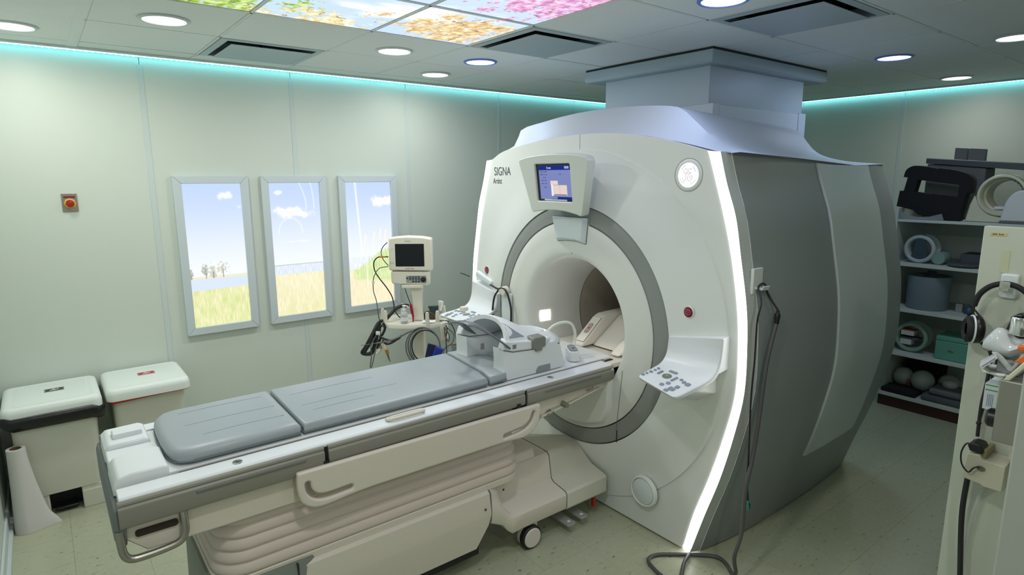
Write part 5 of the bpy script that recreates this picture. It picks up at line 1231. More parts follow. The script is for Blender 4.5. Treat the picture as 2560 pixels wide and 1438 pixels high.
# fat black hose bundle over the left peg
hb = thing('hose_bundle', 'fat black corrugated hose bundle draped over the left pegs of the cart', 'hose', tuple(C(-0.25, 0.9, -0.1)))
MB().tube([C(-0.06, 1.0, 0.02), C(-0.09, 1.005, 0.0), C(-0.132, 0.995, -0.02), C(-0.174, 0.956, -0.04), C(-0.21, 0.915, -0.06)], 0.013, 10, False, 6).build('hose', ck, hb, 60)
for q, pts in enumerate(([(-0.215, 0.925), (-0.252, 0.905), (-0.30, 0.82), (-0.345, 0.74), (-0.375, 0.69), (-0.33, 0.678), (-0.295, 0.70), (-0.275, 0.80), (-0.245, 0.90)],
                         [(-0.225, 0.93), (-0.270, 0.86), (-0.315, 0.76), (-0.352, 0.695), (-0.318, 0.69), (-0.29, 0.73), (-0.26, 0.84), (-0.235, 0.92)],
                         [(-0.21, 0.915), (-0.20, 0.87), (-0.235, 0.80), (-0.262, 0.73), (-0.255, 0.82), (-0.225, 0.90)])):
    MB().tube([C(a, z, -0.125 - 0.012 * q) for a, z in pts], 0.011 if q < 2 else 0.009, 10, False, 6).build('hose_loop', ck, hb, 60)
MB().tube([C(a, z, -0.16) for a, z in ((-0.24, 0.82), (-0.20, 0.80), (-0.16, 0.79), (-0.11, 0.80), (-0.085, 0.825), (-0.10, 0.81), (-0.15, 0.775), (-0.19, 0.765), (-0.22, 0.79))], 0.008, 8, False, 6).build('hose_loop', ck, hb, 60)
MB().box((-0.262, -0.165, 0.83), (-0.232, -0.150, 0.855), MC).build('white_clip', white, hb, bevel=0.003)
cab([(-0.25, 0.84, -0.15), (-0.298, 0.76, -0.16), (-0.300, 0.68, -0.16), (-0.312, 0.600, -0.16), (-0.300, 0.605, -0.16), (-0.275, 0.70, -0.16), (-0.25, 0.80, -0.15)], 0.004, 'cable_loop', 'long thin cable loop hanging lowest under the black hose bundle', cg)
t = thing('probe', 'cream probe with an orange band hanging from the hose bundle', 'probe', tuple(C(-0.2, 0.72, -0.15)))
MB().tube([C(-0.221, 0.822, -0.15), C(-0.203, 0.758, -0.155), C(-0.194, 0.72, -0.155)], [0.006, 0.011, 0.010], 12).build('probe_body', creamplastic, t, 60)
MB().tube([C(-0.194, 0.722, -0.155), C(-0.187, 0.69, -0.155)], 0.012, 12).build('orange_band', mat('band_amber', (176, 116, 40), 0.4), t)
MB().tube([C(-0.187, 0.69, -0.155), C(-0.180, 0.66, -0.155), C(-0.170, 0.633, -0.155)], [0.008, 0.006, 0.003], 10).build('probe_tip', cg, t)
t = thing('sensor_clip', 'small cream sensor clip with an orange tip beside the hanging probe', 'sensor', tuple(C(-0.24, 0.72, -0.16)))
MB().tube([C(-0.243, 0.787, -0.16), C(-0.230, 0.75, -0.16), C(-0.229, 0.735, -0.16)], 0.003, 8, False, 3).build('sensor_lead', ck, t)
MB().tube([C(-0.229, 0.738, -0.16), C(-0.240, 0.715, -0.16), C(-0.262, 0.694, -0.16)], [0.006, 0.010, 0.009], 10).build('sensor_body', creamplastic, t, 60)
MB().tube([C(-0.226, 0.742, -0.161), C(-0.232, 0.731, -0.161)], 0.0075, 10).build('sensor_tip', rbm, t)
# grey coil over the right front peg, loose end running left
gb = thing('grey_cable_coil', 'coiled grey tubing hung on the front peg of the cart with a pointed loose end', 'cable coil', tuple(C(0.07, 0.75, -0.19)))
for q, (da, dz, rr_) in enumerate(((0.0, 0.0, 0.122), (0.008, -0.004, 0.114), (0.014, 0.004, 0.106), (-0.006, 0.002, 0.128))):
    MB().tube([C(0.078 + da + rr_ * 0.93 * math.cos(a), 0.752 + dz + rr_ * 1.1 * math.sin(a), -0.185 - 0.007 * q) for a in [2 * PI * k / 28 for k in range(28)]], 0.0048, 8, True).build('tubing_turn', cg if q != 2 else ck, gb, 60)
MB().tube([C(-0.361, 0.766, -0.2), C(-0.278, 0.777, -0.2), C(-0.174, 0.794, -0.2), C(-0.097, 0.822, -0.2), C(-0.02, 0.862, -0.195), C(0.05, 0.886, -0.19)], [0.002, 0.006, 0.006, 0.005], 8, False, 6).build('loose_end', cg, gb, 60)
t = thing('pressure_cuff', 'folded bright blue pressure cuff hanging on the grey tubing coil', 'cuff', tuple(C(0.15, 0.68, -0.2)))
blu = mat('cuff_blue', (22, 50, 165), 0.55, bump=0.5, bscale=30); bld = mat('cuff_dark', (18, 26, 74), 0.6)
MB().loft([[C(a, z, b2) for a, z in ((0.105, 0.775), (0.165, 0.757), (0.125, 0.635), (0.073, 0.640))] for b2 in (-0.175, -0.19)]).build('cuff_back', bld, t, bevel=0.004)
MB().loft([[C(a, z, -0.20 + d) for a, z, d in ((0.165, 0.765, 0), (0.192, 0.752, -0.012), (0.220, 0.742, 0), (0.19, 0.668, 0), (0.155, 0.597, 0), (0.130, 0.604, -0.012), (0.108, 0.625, 0), (0.135, 0.69, 0.0))], [C(a, z, -0.222 + d) for a, z, d in ((0.163, 0.763, 0), (0.192, 0.750, -0.012), (0.217, 0.740, 0), (0.188, 0.668, 0), (0.153, 0.600, 0), (0.130, 0.606, -0.012), (0.110, 0.626, 0), (0.135, 0.69, 0))]]).build('cuff_front', blu, t, bevel=0.005)
MB().loft([[C(a, z, b2) for a, z in ((0.073, 0.645), (0.112, 0.640), (0.122, 0.606), (0.095, 0.602), (0.075, 0.622))] for b2 in (-0.198, -0.212)]).build('cuff_flap', blu, t, bevel=0.004)
for q, pts in enumerate(([(0.10, 0.905), (0.208, 0.906), (0.249, 0.888), (0.275, 0.842), (0.288, 0.778), (0.300, 0.706), (0.283, 0.613), (0.28, 0.50)], [(0.15, 0.90), (0.194, 0.899), (0.234, 0.849), (0.274, 0.806), (0.262, 0.742), (0.203, 0.693), (0.20, 0.60), (0.22, 0.50)],
                         [(0.17, 0.90), (0.228, 0.863), (0.219, 0.778), (0.223, 0.678), (0.229, 0.603), (0.23, 0.50)], [(0.18, 0.895), (0.222, 0.85), (0.245, 0.80), (0.235, 0.76), (0.215, 0.81), (0.205, 0.87)])):
    P_ = [C(a, z, -0.05 - 0.012 * q) for a, z in pts]
    tag(MB().tube(P_, 0.0035 if q != 3 else 0.0045, 8, False, 6).build('lead_wire', ck if q in (0, 2) else cg, None, 60), ['outermost black lead curving down right of the cart shelf', 'grey lead with a wide loop right of the cart shelf', 'straight black lead hanging right of the cart shelf', 'short grey loop just under the right cart pegs'][q], 'cable', 'leads on the right of the cart')
# things standing on the shelf
t = thing('pump_bottle', 'clear pump bottle with a white label standing on the cart shelf', 'bottle', tuple(C(-0.07, 0.90, -0.10)))
Mb_ = Matrix.Translation(C(-0.07, 0.902, -0.10))
MB().lathe([(0.0003, 0), (0.024, 0.0), (0.026, 0.004), (0.026, 0.062), (0.022, 0.076), (0.011, 0.084), (0.011, 0.090)], Mb_, 28, False).build('bottle_body', mat('clear_plastic', (196, 206, 208), 0.12, alpha=0.55), t, 50)
MB().lathe([(0.0003, 0.003), (0.023, 0.003), (0.0235, 0.042), (0.0003, 0.042)], Mb_, 24, False).build('gel', mat('gel_clear', (170, 182, 184), 0.1, alpha=0.5), t, 50)
MB().lathe([(0.0265, 0.018), (0.0265, 0.045)], Mb_, 28, False).build('bottle_label', mat('label_white', (222, 222, 222), 0.5), t)
MB().lathe([(0.012, 0.088), (0.0125, 0.102), (0.005, 0.104), (0.005, 0.118), (0.012, 0.119), (0.011, 0.128), (0.0003, 0.130)], Mb_, 20, False).build('pump_cap', white, t, 40)
MB().tube([C(-0.07, 1.026, -0.10), C(-0.045, 1.024, -0.105), C(-0.036, 1.014, -0.108)], 0.0045, 8).build('pump_nozzle', white, t)
t = thing('scissors', 'red-handled tool leaning against the monitor neck', 'tool', tuple(C(-0.02, 0.90, -0.08)))
MB().tube([C(-0.031, 1.032, -0.06), C(-0.026, 0.985, -0.065), C(-0.014, 0.942, -0.07), C(-0.012, 0.905, -0.07)], 0.006, 8, False, 4).build('red_handle', mat('tool_red', (158, 26, 44), 0.4), t, 60)
MB().tube([C(-0.024, 1.030, -0.062), C(-0.014, 0.985, -0.068), C(-0.008, 0.935, -0.07)], 0.005, 8, False, 4).build('red_handle', mat('tool_red', (158, 26, 44), 0.4), t, 60)
t = thing('dark_pouch', 'small dark green pouch propped on the right of the cart shelf', 'pouch', tuple(C(0.12, 0.91, 0)))
MB().loft([[C(a, z, b2 + s * 0.012) for a, z in ((0.086, 1.000), (0.162, 1.006), (0.158, 0.96), (0.115, 0.945), (0.10, 0.97))] for s, b2 in ((-1, 0.0), (1, 0.0))]).build('pouch_flap', mat('pouch_green', (34, 56, 54), 0.5), t, bevel=0.004)
MB().loft([[C(a, z, b2) for a, z in ((0.060, 0.905), (0.060, 0.955), (0.115, 0.962), (0.150, 0.93), (0.15, 0.905))] for b2 in (-0.02, 0.05)]).build('pouch_body', mat('pouch_brown', (62, 48, 42), 0.6), t, bevel=0.008)
t = thing('wipe', 'crumpled white wipe on the cart shelf in front of the dark pouch', 'wipe', tuple(C(0.10, 0.90, -0.06)))
ws = []
for j in range(9):
    ws.append([C(0.055 + 0.095 * i / 10, 0.904 + 0.012 * abs(math.sin(i * 1.7 + j * 1.1)) * math.sin(PI * j / 8) + 0.002, -0.115 + 0.075 * j / 8) for i in range(11)])
MB().loft(ws, False, False, False).build('crumpled_sheet', white, t, 60)
cylm = tag(MB().lathe([(0.0003, 0), (0.017, 0.0), (0.017, 0.05), (0.020, 0.055), (0.019, 0.07), (0.0003, 0.074)], Matrix.Translation(C(0.163, 0.962, 0.03)) @ Matrix.Rotation(0.25, 4, 'Y'), 20, False).build('white_canister', white, None, 40), 'small white canister resting beside the dark pouch on the cart', 'canister')

# ================================================================== cables on the scanner
hk = thing('cable_hook', 'white adhesive hook on the near side of the scanner carrying a hanging cable', 'hook', (2.51, 1.38, 1.46))
ys_ = side_y(2.55, 1.46)
MB().box((2.475, ys_ - 0.003, 1.395), (2.552, ys_ + 0.012, 1.510)).build('hook_plate', shell, hk, bevel=0.002)
MB().loft([[(x_, ys_ - 0.003, z_), (x_, ys_ - 0.035, z_ - 0.004), (x_, ys_ - 0.042, z_ + 0.010), (x_, ys_ - 0.046, z_ + 0.008), (x_, ys_ - 0.038, z_ - 0.012), (x_, ys_ - 0.003, z_ - 0.010)] for x_, z_ in ((2.49, 1.428), (2.545, 1.424))]).build('hook_tongue', shell, hk, bevel=0.002)
yk = ys_ - 0.022
tag(MB().tube([(2.466, 1.375, 0.40), (2.448, 1.372, 0.46), (2.440, 1.375, 0.538), (2.436, 1.376, 0.689), (2.424, 1.376, 0.925), (2.431, 1.376, 1.118), (2.430, 1.376, 1.288), (2.452, 1.376, 1.37), (2.485, yk, 1.425), (2.515, yk, 1.443), (2.545, yk, 1.432), (2.573, yk - 0.002, 1.385), (2.588, 1.368, 1.318)], 0.0045, 8, False, 6).build('hanging_cable', ck, None, 60), 'thin black cable looped over the hook on the scanner side', 'cable')
t = thing('thick_cable', 'thick grey cable from the hook down the scanner side to loops on the floor', 'cable', (2.45, 1.40, 0))
MB().tube([(2.588, 1.368, 1.318), (2.585, 1.368, 1.30), (2.581, 1.368, 1.258)], [0.007, 0.013, 0.011], 12, False, 3).build('cable_plug', black, t, 60)
MB().tube([(2.581, 1.368, 1.262), (2.521, 1.368, 1.074), (2.483, 1.366, 0.80), (2.447, 1.364, 0.627), (2.409, 1.362, 0.504), (2.400, 1.362, 0.299), (2.370, 1.372, 0.178), (2.44, 1.40, 0.05), (2.472, 1.44, 0.012), (2.515, 1.50, 0.011), (2.524, 1.561, 0.011), (2.458, 1.634, 0.011), (2.375, 1.705, 0.011), (2.300, 1.758, 0.011), (2.235, 1.758, 0.011), (2.200, 1.690, 0.011), (2.185, 1.600, 0.011), (2.22, 1.56, 0.011), (2.334, 1.616, 0.028), (2.425, 1.648, 0.024)], 0.0095, 12, False, 6).build('cable_run', mat('thick_cable_grey', (84, 82, 84), 0.5), t, 60)
tag(MB().tube([(2.466, 1.3755, 0.41), (2.463, 1.375, 0.385)], 0.009, 10).build('cable_end', black, None, 60), 'black end of the thin cable hanging low on the scanner side', 'cable end')
tag(MB().tube([(2.450, 1.372, 0.43), (2.455, 1.370, 0.385)], 0.006, 8).build('teal_tag', mat('teal', (60, 160, 150), 0.5), None), 'tiny teal tag at the low end of the hanging cable', 'tag')
tag(MB().tube([(2.36, 3.520, 1.225), (2.365, 3.60, 1.232), (2.37, 3.65, 1.232)], 0.004, 8, False, 4).build('stub_cable', ck, None), 'short black cable crossing the left glowing strip', 'cable')
sy_ = MB().loft([[(2.395, y, z) for y, z in ((3.50, 1.222), (3.31, 1.175), (3.31, 1.215), (3.49, 1.270))], [(2.43, y, z) for y, z in ((3.50, 1.222), (3.31, 1.175), (3.31, 1.215), (3.49, 1.270))]])
t = thing('call_box', 'white padded bar lying on top of the left control tray', 'squeeze bulb holder', (2.40, 3.4, 1.22)); sy_.build('bar', coolwhite, t, bevel=0.012, seg=3)
tag(MB().tube([(2.385, 3.305, 1.190), (2.365, 3.263, 1.196), (2.352, 3.173, 1.186), (2.350, 3.120, 1.2), (2.350, 3.08, 1.183), (2.355, 3.057, 1.136), (2.358, 3.040, 1.068), (2.36, 3.044, 0.978), (2.36, 3.05, 0.90), (2.36, 3.12, 0.84), (2.36, 3.20, 0.86), (2.355, 3.236, 0.988), (2.355, 3.235, 1.058), (2.352, 3.211, 1.13), (2.350, 3.169, 1.175)], 0.0065, 10, False, 6).build('call_cable', ck, None, 60), 'black cable looped over the round knob left of the tunnel', 'cable')
tag(layers(lambda d: rrect(2.235 + d, 3.42 + d, 2.285 - d, 3.47 - d, 0.012), [(1.003, 0), (1.030, 0.001), (1.033, 0.006)], 'cream_cup', creamplastic, None), 'small cream button box standing on the left control tray', 'button box')
# ================================================================== shelving unit at the back
shm = mat('shelf_white', (196, 206, 202), 0.5)
SX, SD = 5.47, 0.62
su = thing('shelving_unit', 'tall white open shelving unit with a dark brown plinth behind the scanner', 'shelf', (SX + 0.3, 1.3, 0))
Y1s, Y0s = 1.955, 0.55
for zt, th in ((1.572, 0.022), (1.222, 0.026), (0.848, 0.026), (0.480, 0.026), (0.120, 0.028)):
    MB().box((SX, Y0s, zt - th), (SX + SD, Y1s - 0.001, zt)).build('shelf_board', shm, su, bevel=0.002)
MB().box((SX + 0.002, Y1s, 0.09), (SX + SD, Y1s + 0.02, 1.655)).build('side_panel', shm, su, bevel=0.002)
MB().box((SX + 0.002, Y0s - 0.02, 0.09), (SX + SD, Y0s - 0.001, 1.57)).build('side_panel', shm, su, bevel=0.002)
MB().box((SX + SD, Y0s - 0.02, 0.09), (SX + SD + 0.012, Y1s + 0.02, 1.60)).build('back_panel', shm, su)
MB().box((SX + 0.02, Y0s - 0.01, 0), (SX + SD, Y1s + 0.01, 0.090)).build('plinth', mat('plinth_brown', (60, 34, 26), 0.6), su)
dk = mat('foam_black', (15, 17, 22), 0.85, bump=0.3, bscale=90); dg = mat('foam_grey', (84, 90, 96), 0.75, bump=0.2, bscale=60); dgl = mat('foam_mid', (104, 108, 112), 0.7)
def blk(lo, hi, name, label, cat, mt, grp=None, rot=0, bev=0.008):
    c = Vector(((lo[0] + hi[0]) / 2, (lo[1] + hi[1]) / 2, lo[2]))
    M = Matrix.Translation(c) @ Matrix.Rotation(rot, 4, 'Z') @ Matrix.Translation(-c)
    return tag(MB().box(lo, hi, M).build(name, mt, None, 35, bevel=bev, seg=3), label, cat, grp)
# long grey slab leaning behind, two grooved blocks on it
t = thing('grey_slab', 'long grey foam slab lying across cushions at the back of the top shelf', 'foam slab', (5.95, 1.4, 1.573))
MB().loft([[(x_, 1.905, 2.012), (x_, 1.905, 2.056), (x_, 0.75, 1.958), (x_, 0.75, 1.902)] for x_ in (5.78, 6.06)]).build('slab', dg, t, bevel=0.006)
tag(MB().box((5.82, 0.80, 1.5735), (6.04, 1.02, 1.900)).build('prop_block', dg, None, bevel=0.01), 'dark grey block propping the right end of the long grey slab', 'foam block')
for y0_, y1_, lb in ((1.648, 1.732, 'left grey foam block standing on top of the long grey slab'), (1.528, 1.636, 'right grey foam block standing on top of the long grey slab')):
    tag(MB().loft([[(5.845, y0_, z_ + 0.085 * (y0_ - 1.6)), (5.845, y1_, z_ + 0.085 * (y1_ - 1.6)), (5.87, y1_ - 0.012, z_ + 0.085 * (y1_ - 1.6)), (5.935, y1_ - 0.012, z_ + 0.085 * (y1_ - 1.6)), (5.935, y0_ + 0.012, z_ + 0.085 * (y0_ - 1.6)), (5.87, y0_ + 0.012, z_ + 0.085 * (y0_ - 1.6))] for z_ in (2.0325, 2.122)]).build('foam_block', dgl, None, 30, bevel=0.002), lb, 'foam block', 'grooved foam blocks')
# black foam frame
fy = lambda P_: [(-y, z) for y, z in P_]
M = frame((5.50, 0, 0), (0, -1, 0), (0.0, 0, 1))
outp = [(1.962, 1.905)] + spl2([(1.958, 1.93), (1.945, 1.965), (1.905, 1.99), (1.85, 1.99), (1.74, 1.972)], 3) + [(1.733, 1.964), (1.722, 1.972)] + spl2([(1.65, 1.962), (1.582, 1.946), (1.52, 1.918), (1.492, 1.87), (1.495, 1.785)], 3) + [(1.525, 1.778), (1.548, 1.576), (1.69, 1.576), (1.75, 1.60)] + spl2([(1.80, 1.605), (1.83, 1.61), (1.87, 1.645)], 3) + [(1.99, 1.672), (1.978, 1.795), (1.950, 1.795), (1.932, 1.90)]
holep = [(1.857, 1.882), (1.70, 1.862), (1.578, 1.845), (1.582, 1.755), (1.70, 1.768), (1.750, 1.775), (1.755, 1.770), (1.874, 1.788)]
t = thing('positioning_foam', 'black foam positioning frame with an open window, on the left of the top shelf', 'foam frame', (5.55, 1.73, 1.573))
plate([fy(outp)[::-1], fy(holep)], M @ Matrix.Translation((0, 0, -0.10)), 0.09, 'foam_shape', dk, t, bevel=0.006)
tag(MB().loft([[(x_, y_, z_) for y_, z_ in ((1.50, 1.574), (1.90, 1.574), (1.90, 2.009), (1.50, 1.972))] for x_ in (5.80, 6.04)]).build('grey_cushion', dgl, None, 35, bevel=0.01), 'grey cushion behind the black foam frame on the top shelf', 'cushion')
sp_ = [[(5.53 + 0.13 * math.cos(a) * (0.15 + 0.85 * k), 1.80 + 0.15 * math.sin(a), 1.5735 + 0.055 * (1 - abs(math.cos(a))) ** 0.7 * k) for a in [PI * q / 20 for q in range(21)]] for k in (0.0, 1.0)]
tag(MB().loft([[(x_, y_, z_) for y_, z_ in [(1.95, 1.5735), (1.95, 1.63), (1.86, 1.60), (1.80, 1.594), (1.74, 1.60), (1.66, 1.625), (1.64, 1.5735)]] for x_ in (5.478, 5.488)]).build('clear_cradle', mat('cradle_clear', (150, 162, 166), 0.2, alpha=0.6), None, 35, bevel=0.002), 'low clear curved cradle at the shelf edge before the black foam frame', 'cradle')
# white ring coil
ivory = mat('coil_ivory', (206, 208, 184), 0.45); ivd = mat('coil_ivory_dark', (120, 120, 104), 0.6)
t = thing('tube_coil', 'open ivory coil tube on its side on the top shelf, beside the black frame', 'coil', (5.62, 1.31, 1.573))
MX = lambda x, y, z: frame((x, y, z), (0, 1, 0), (0, 0, 1))     # local z = +x
MB().lathe([(0.150, 0.0), (0.146, -0.006), (0.132, -0.008), (0.126, 0.0), (0.120, 0.05), (0.108, 0.06), (0.104, 0.22), (0.148, 0.22), (0.1515, 0.01)], MX(5.515, 1.312, 1.772), 56, False).build('coil_tube', ivory, t, 40)
for k in range(9):
    a = PI / 2 + 0.25 + k * 0.23
    p = Vector((5.535, 1.312 + 0.118 * math.cos(a), 1.772 + 0.118 * math.sin(a)))
    M2 = frame(p, (0, -math.sin(a), math.cos(a)), (1, 0, 0))
    MB().box((-0.008, -0.012, -0.004), (0.008, 0.012, 0.003), M2).build('coil_contact', ivd, t, bevel=0.001)
MB().loft([[(x_, y_, z_) for y_, z_ in ((1.520, 1.5735), (1.500, 1.70), (1.478, 1.768), (1.44, 1.70), (1.38, 1.635), (1.31, 1.617), (1.24, 1.635), (1.16, 1.70), (1.16, 1.5735))] for x_ in (5.52, 5.74)]).build('coil_foot', ivory, t, bevel=0.008)
MB().box((5.56, 1.27, 1.668), (5.70, 1.36, 1.690)).build('coil_cushion', coolwhite, t, bevel=0.004)
t = thing('coil_cover', 'pale rounded coil cover at the front of the top shelf beside the ivory tube', 'coil cover', (5.50, 1.2, 1.573))
MB().loft([[(x_, y_, z_) for y_, z_ in [(1.300, 1.590)] + spl2([(1.292, 1.63), (1.272, 1.735), (1.225, 1.800), (1.16, 1.812), (1.08, 1.80), (1.04, 1.74), (1.02, 1.60)], 4) + [(1.02, 1.590)]] for x_ in (5.472, 5.512)]).build('cover_shell', coolwhite, t, bevel=0.010, seg=3)
MB().box((5.476, 1.02, 1.5735), (5.508, 1.300, 1.589)).build('cover_base', dgl, t, bevel=0.003)
# second shelf
def ringc(x, y, z, R_, r_, d, name, label, cat, mt, inner_mt=None):
    t = thing(name, label, cat, (x + d / 2, y, z - R_))
    MB().lathe([(R_, 0.012), (R_ - 0.010, 0.0), (r_ + 0.008, 0.0), (r_, 0.010), (r_, d), (R_, d)], MX(x, y, z), 48, False).build('ring_shell', mt, t, 40)
    return t
t = ringc(5.535, 1.802, 1.3355, 0.112, 0.082, 0.13, 'ring_coil', 'white ring coil standing on the second shelf with a smoky insert', 'coil', mat('ring_white', (178, 192, 194), 0.45))
MB().loft([[(x_, y_, z_) for y_, z_ in ((1.855, 1.27), (1.825, 1.455), (1.770, 1.455), (1.740, 1.27), (1.80, 1.255))] for x_ in (5.545, 5.555)]).build('smoky_insert', mat('smoky', (70, 92, 100), 0.25, alpha=0.75), t)
tag(MB().lathe([(0.0003, 0.0), (0.044, 0.0), (0.048, 0.006), (0.048, 0.15), (0.0003, 0.15)], MX(5.55, 1.668, 1.2705), 36, False).build('round_phantom', mat('phantom_teal', (132, 160, 156), 0.4), None, 40), 'short pale green cylinder lying beside the white ring coil', 'phantom')
tag(MB().loft([[(5.50 + 0.26 * math.sin(PI * k / 12) if False else 5.60 + 0.14 * math.cos(2 * PI * k / 30) * s, 1.50 + 0.115 * math.sin(2 * PI * k / 30) * s, z_) for k in range(30)] for z_, s in ((1.2225, 0.7), (1.228, 0.95), (1.240, 1.0), (1.2435, 0.97))]).build('dark_dish', dg, None, 50), 'shallow dark grey dish on the second shelf', 'dish')
blk((5.68, 1.36, 1.2235), (5.90, 1.56, 1.31), 'dark_box', 'dark grey box behind the shallow dish on the second shelf', 'box', dg)
blk((5.56, 1.27, 1.2235), (5.64, 1.400, 1.315), 'black_case', 'black case at the right end of the second shelf beside the partition', 'case', dk, rot=0.3)
# third shelf
t = thing('round_tub', 'large pale open tub on the third shelf', 'tub', (5.68, 1.74, 0.849))
MB().lathe([(0.0003, 0.002), (0.140, 0.002), (0.145, 0.01), (0.152, 0.27), (0.147, 0.27), (0.139, 0.02), (0.0003, 0.012)], Matrix.Translation((5.66, 1.742, 0.848)) @ Matrix.Diagonal((1.0, 1, 1, 1)), 56, False).build('tub_wall', mat('tub_blue_grey', (120, 138, 150), 0.5), t, 40)
MB().loft([[(x_, y_, z_) for y_, z_ in ((1.790, 1.115), (1.770, 1.152), (1.715, 1.150), (1.695, 1.112))] for x_ in (5.70, 5.705)]).build('tub_handle', dg, t, bevel=0.001)
blk((5.67, 1.500, 0.849), (5.72, 1.545, 0.915), 'small_carton', 'small pale carton right of the tub on the third shelf', 'carton', mat('carton', (156, 160, 160), 0.6), bev=0.001)
tag(MB().lathe([(0.0003, 0), (0.035, 0.002), (0.040, 0.02), (0.028, 0.05), (0.0003, 0.062)], Matrix.Translation((5.66, 1.450, 0.849)), 24, False).build('blue_bulb', mat('bulb_blue', (60, 84, 110), 0.35), None, 60), 'blue grey bulb beside the small carton on the third shelf', 'bulb')
tag(MB().loft([[(5.50, 1.420, z_), (5.62, 1.40, z_), (5.60, 1.30, z_), (5.50, 1.28, z_)] for z_ in (0.849, 0.872)]).build('black_wedge', dk, None, 35, bevel=0.004), 'flat black wedge at the front edge of the third shelf', 'wedge')
tag(MB().lathe([(0.0003, 0), (0.055, 0.0), (0.058, 0.10), (0.05, 0.16), (0.02, 0.18), (0.0003, 0.18)], Matrix.Translation((5.66, 1.365, 0.849)), 24, False).build('blue_jar', mat('jar_blue', (44, 92, 120), 0.35), None, 60), 'dark blue jar half hidden by the white partition on the third shelf', 'jar')
# fourth shelf
t = ringc(5.55, 1.795, 0.604, 0.122, 0.092, 0.12, 'clear_drum', 'round pale green drum on its side on the fourth shelf with small boxes inside', 'drum', mat('drum_green', (136, 164, 150), 0.35))
for q, (y0_, y1_, z0_, z1_, c_, lb) in enumerate(((1.775, 1.868, 0.618, 0.656, (190, 150, 120), 'small box with an orange top lying uppermost in the round drum'), (1.788, 1.868, 0.540, 0.586, (196, 202, 206), 'small white box lying lowest in the round drum'))):
    t = thing('small_box', lb, 'box', (5.6, 1.82, z0_)); MB().box((5.557, y0_, z0_), (5.64, y1_, z1_)).build('box_body', mat('box_white%d' % q, (200, 204, 206), 0.5), t, bevel=0.001)
    MB().box((5.557, y0_, z1_), (5.64, y1_, z1_ + 0.006)).build('box_top', mat('box_top%d' % q, (176, 92, 46) if q == 0 else (40, 46, 54), 0.5), t)
tag(MB().box((5.557, 1.74, 0.590), (5.66, 1.872, 0.597)).build('dark_divider', dg, None), 'thin dark plate between the two small boxes in the drum', 'plate')
t = thing('mint_box', 'mint green case with a small silver clasp on the fourth shelf', 'case', (5.6, 1.5, 0.48))
mint = mat('mint_green', (96, 164, 146), 0.5)
MB().box((5.515, 1.35, 0.4815), (5.76, 1.605, 0.632)).build('case_body', mint, t, bevel=0.006)
MB().box((5.515, 1.35, 0.634), (5.76, 1.605, 0.668)).build('case_lid', mint, t, bevel=0.006)
MB().box((5.509, 1.478, 0.555), (5.5145, 1.515, 0.566)).build('clasp', mat('clasp_silver', (170, 150, 140), 0.3, metal=0.8), t, bevel=0.001)
# bottom shelf
spm = mat('phantom_white', (166, 176, 170), 0.45)
for cx_, cy_, cz_, r_, lb in ((5.74, 1.870, 0.212, 0.078, 'large pale sphere leftmost on the bottom shelf'), (5.70, 1.715, 0.222, 0.086, 'large pale sphere in the middle of the bottom shelf'), (5.82, 1.560, 0.206, 0.080, 'dim pale sphere further back on the bottom shelf')):
    tag(MB().lathe([(max(0.0003, r_ * math.sin(PI * k / 20)), -r_ * math.cos(PI * k / 20)) for k in range(21)], Matrix.Translation((cx_, cy_, cz_ if cz_ - r_ > 0.121 else 0.122 + r_)), 36, False).build('sphere_phantom', spm, None, 80), lb, 'phantom', 'sphere phantoms')
tag(MB().lathe([(0.0003, 0.0), (0.05, 0.0), (0.058, 0.02), (0.05, 0.045), (0.03, 0.055), (0.0003, 0.058)], Matrix.Translation((5.70, 1.520, 0.2215)), 30, False).build('round_pad', spm, None, 60), 'small pale dome resting on the grey cushions, bottom shelf', 'dome')
blk((5.86, 1.64, 0.1215), (6.05, 1.90, 0.34), 'dark_bag', 'dark bag at the back left of the bottom shelf', 'bag', dk, bev=0.03)
tag(MB().loft([[(x_, y_, z_) for y_, z_ in ((1.945, 0.1215), (1.945, 0.155), (1.90, 0.165), (1.75, 0.160), (1.700, 0.150), (1.690, 0.1215))] for x_ in (5.485, 5.66)]).build('black_pad', dk, None, 35, bevel=0.006), 'flat black pad at the front left of the bottom shelf', 'pad')
tag(MB().tube([(5.66, 1.80, 0.166), (5.67, 1.815, 0.215)], 0.008, 8).build('red_marker', mat('marker_red', (170, 50, 50), 0.5), None), 'small red marker standing behind the black pad', 'marker')
blk((5.50, 1.36, 0.1215), (5.76, 1.660, 0.168), 'flat_cushion', 'grey flat cushion at the front right of the bottom shelf, lower of two', 'cushion', dg, bev=0.015)
blk((5.54, 1.40, 0.1695), (5.78, 1.62, 0.220), 'flat_cushion', 'grey flat cushion lying on top of another, bottom shelf right', 'cushion', dgl, bev=0.018)

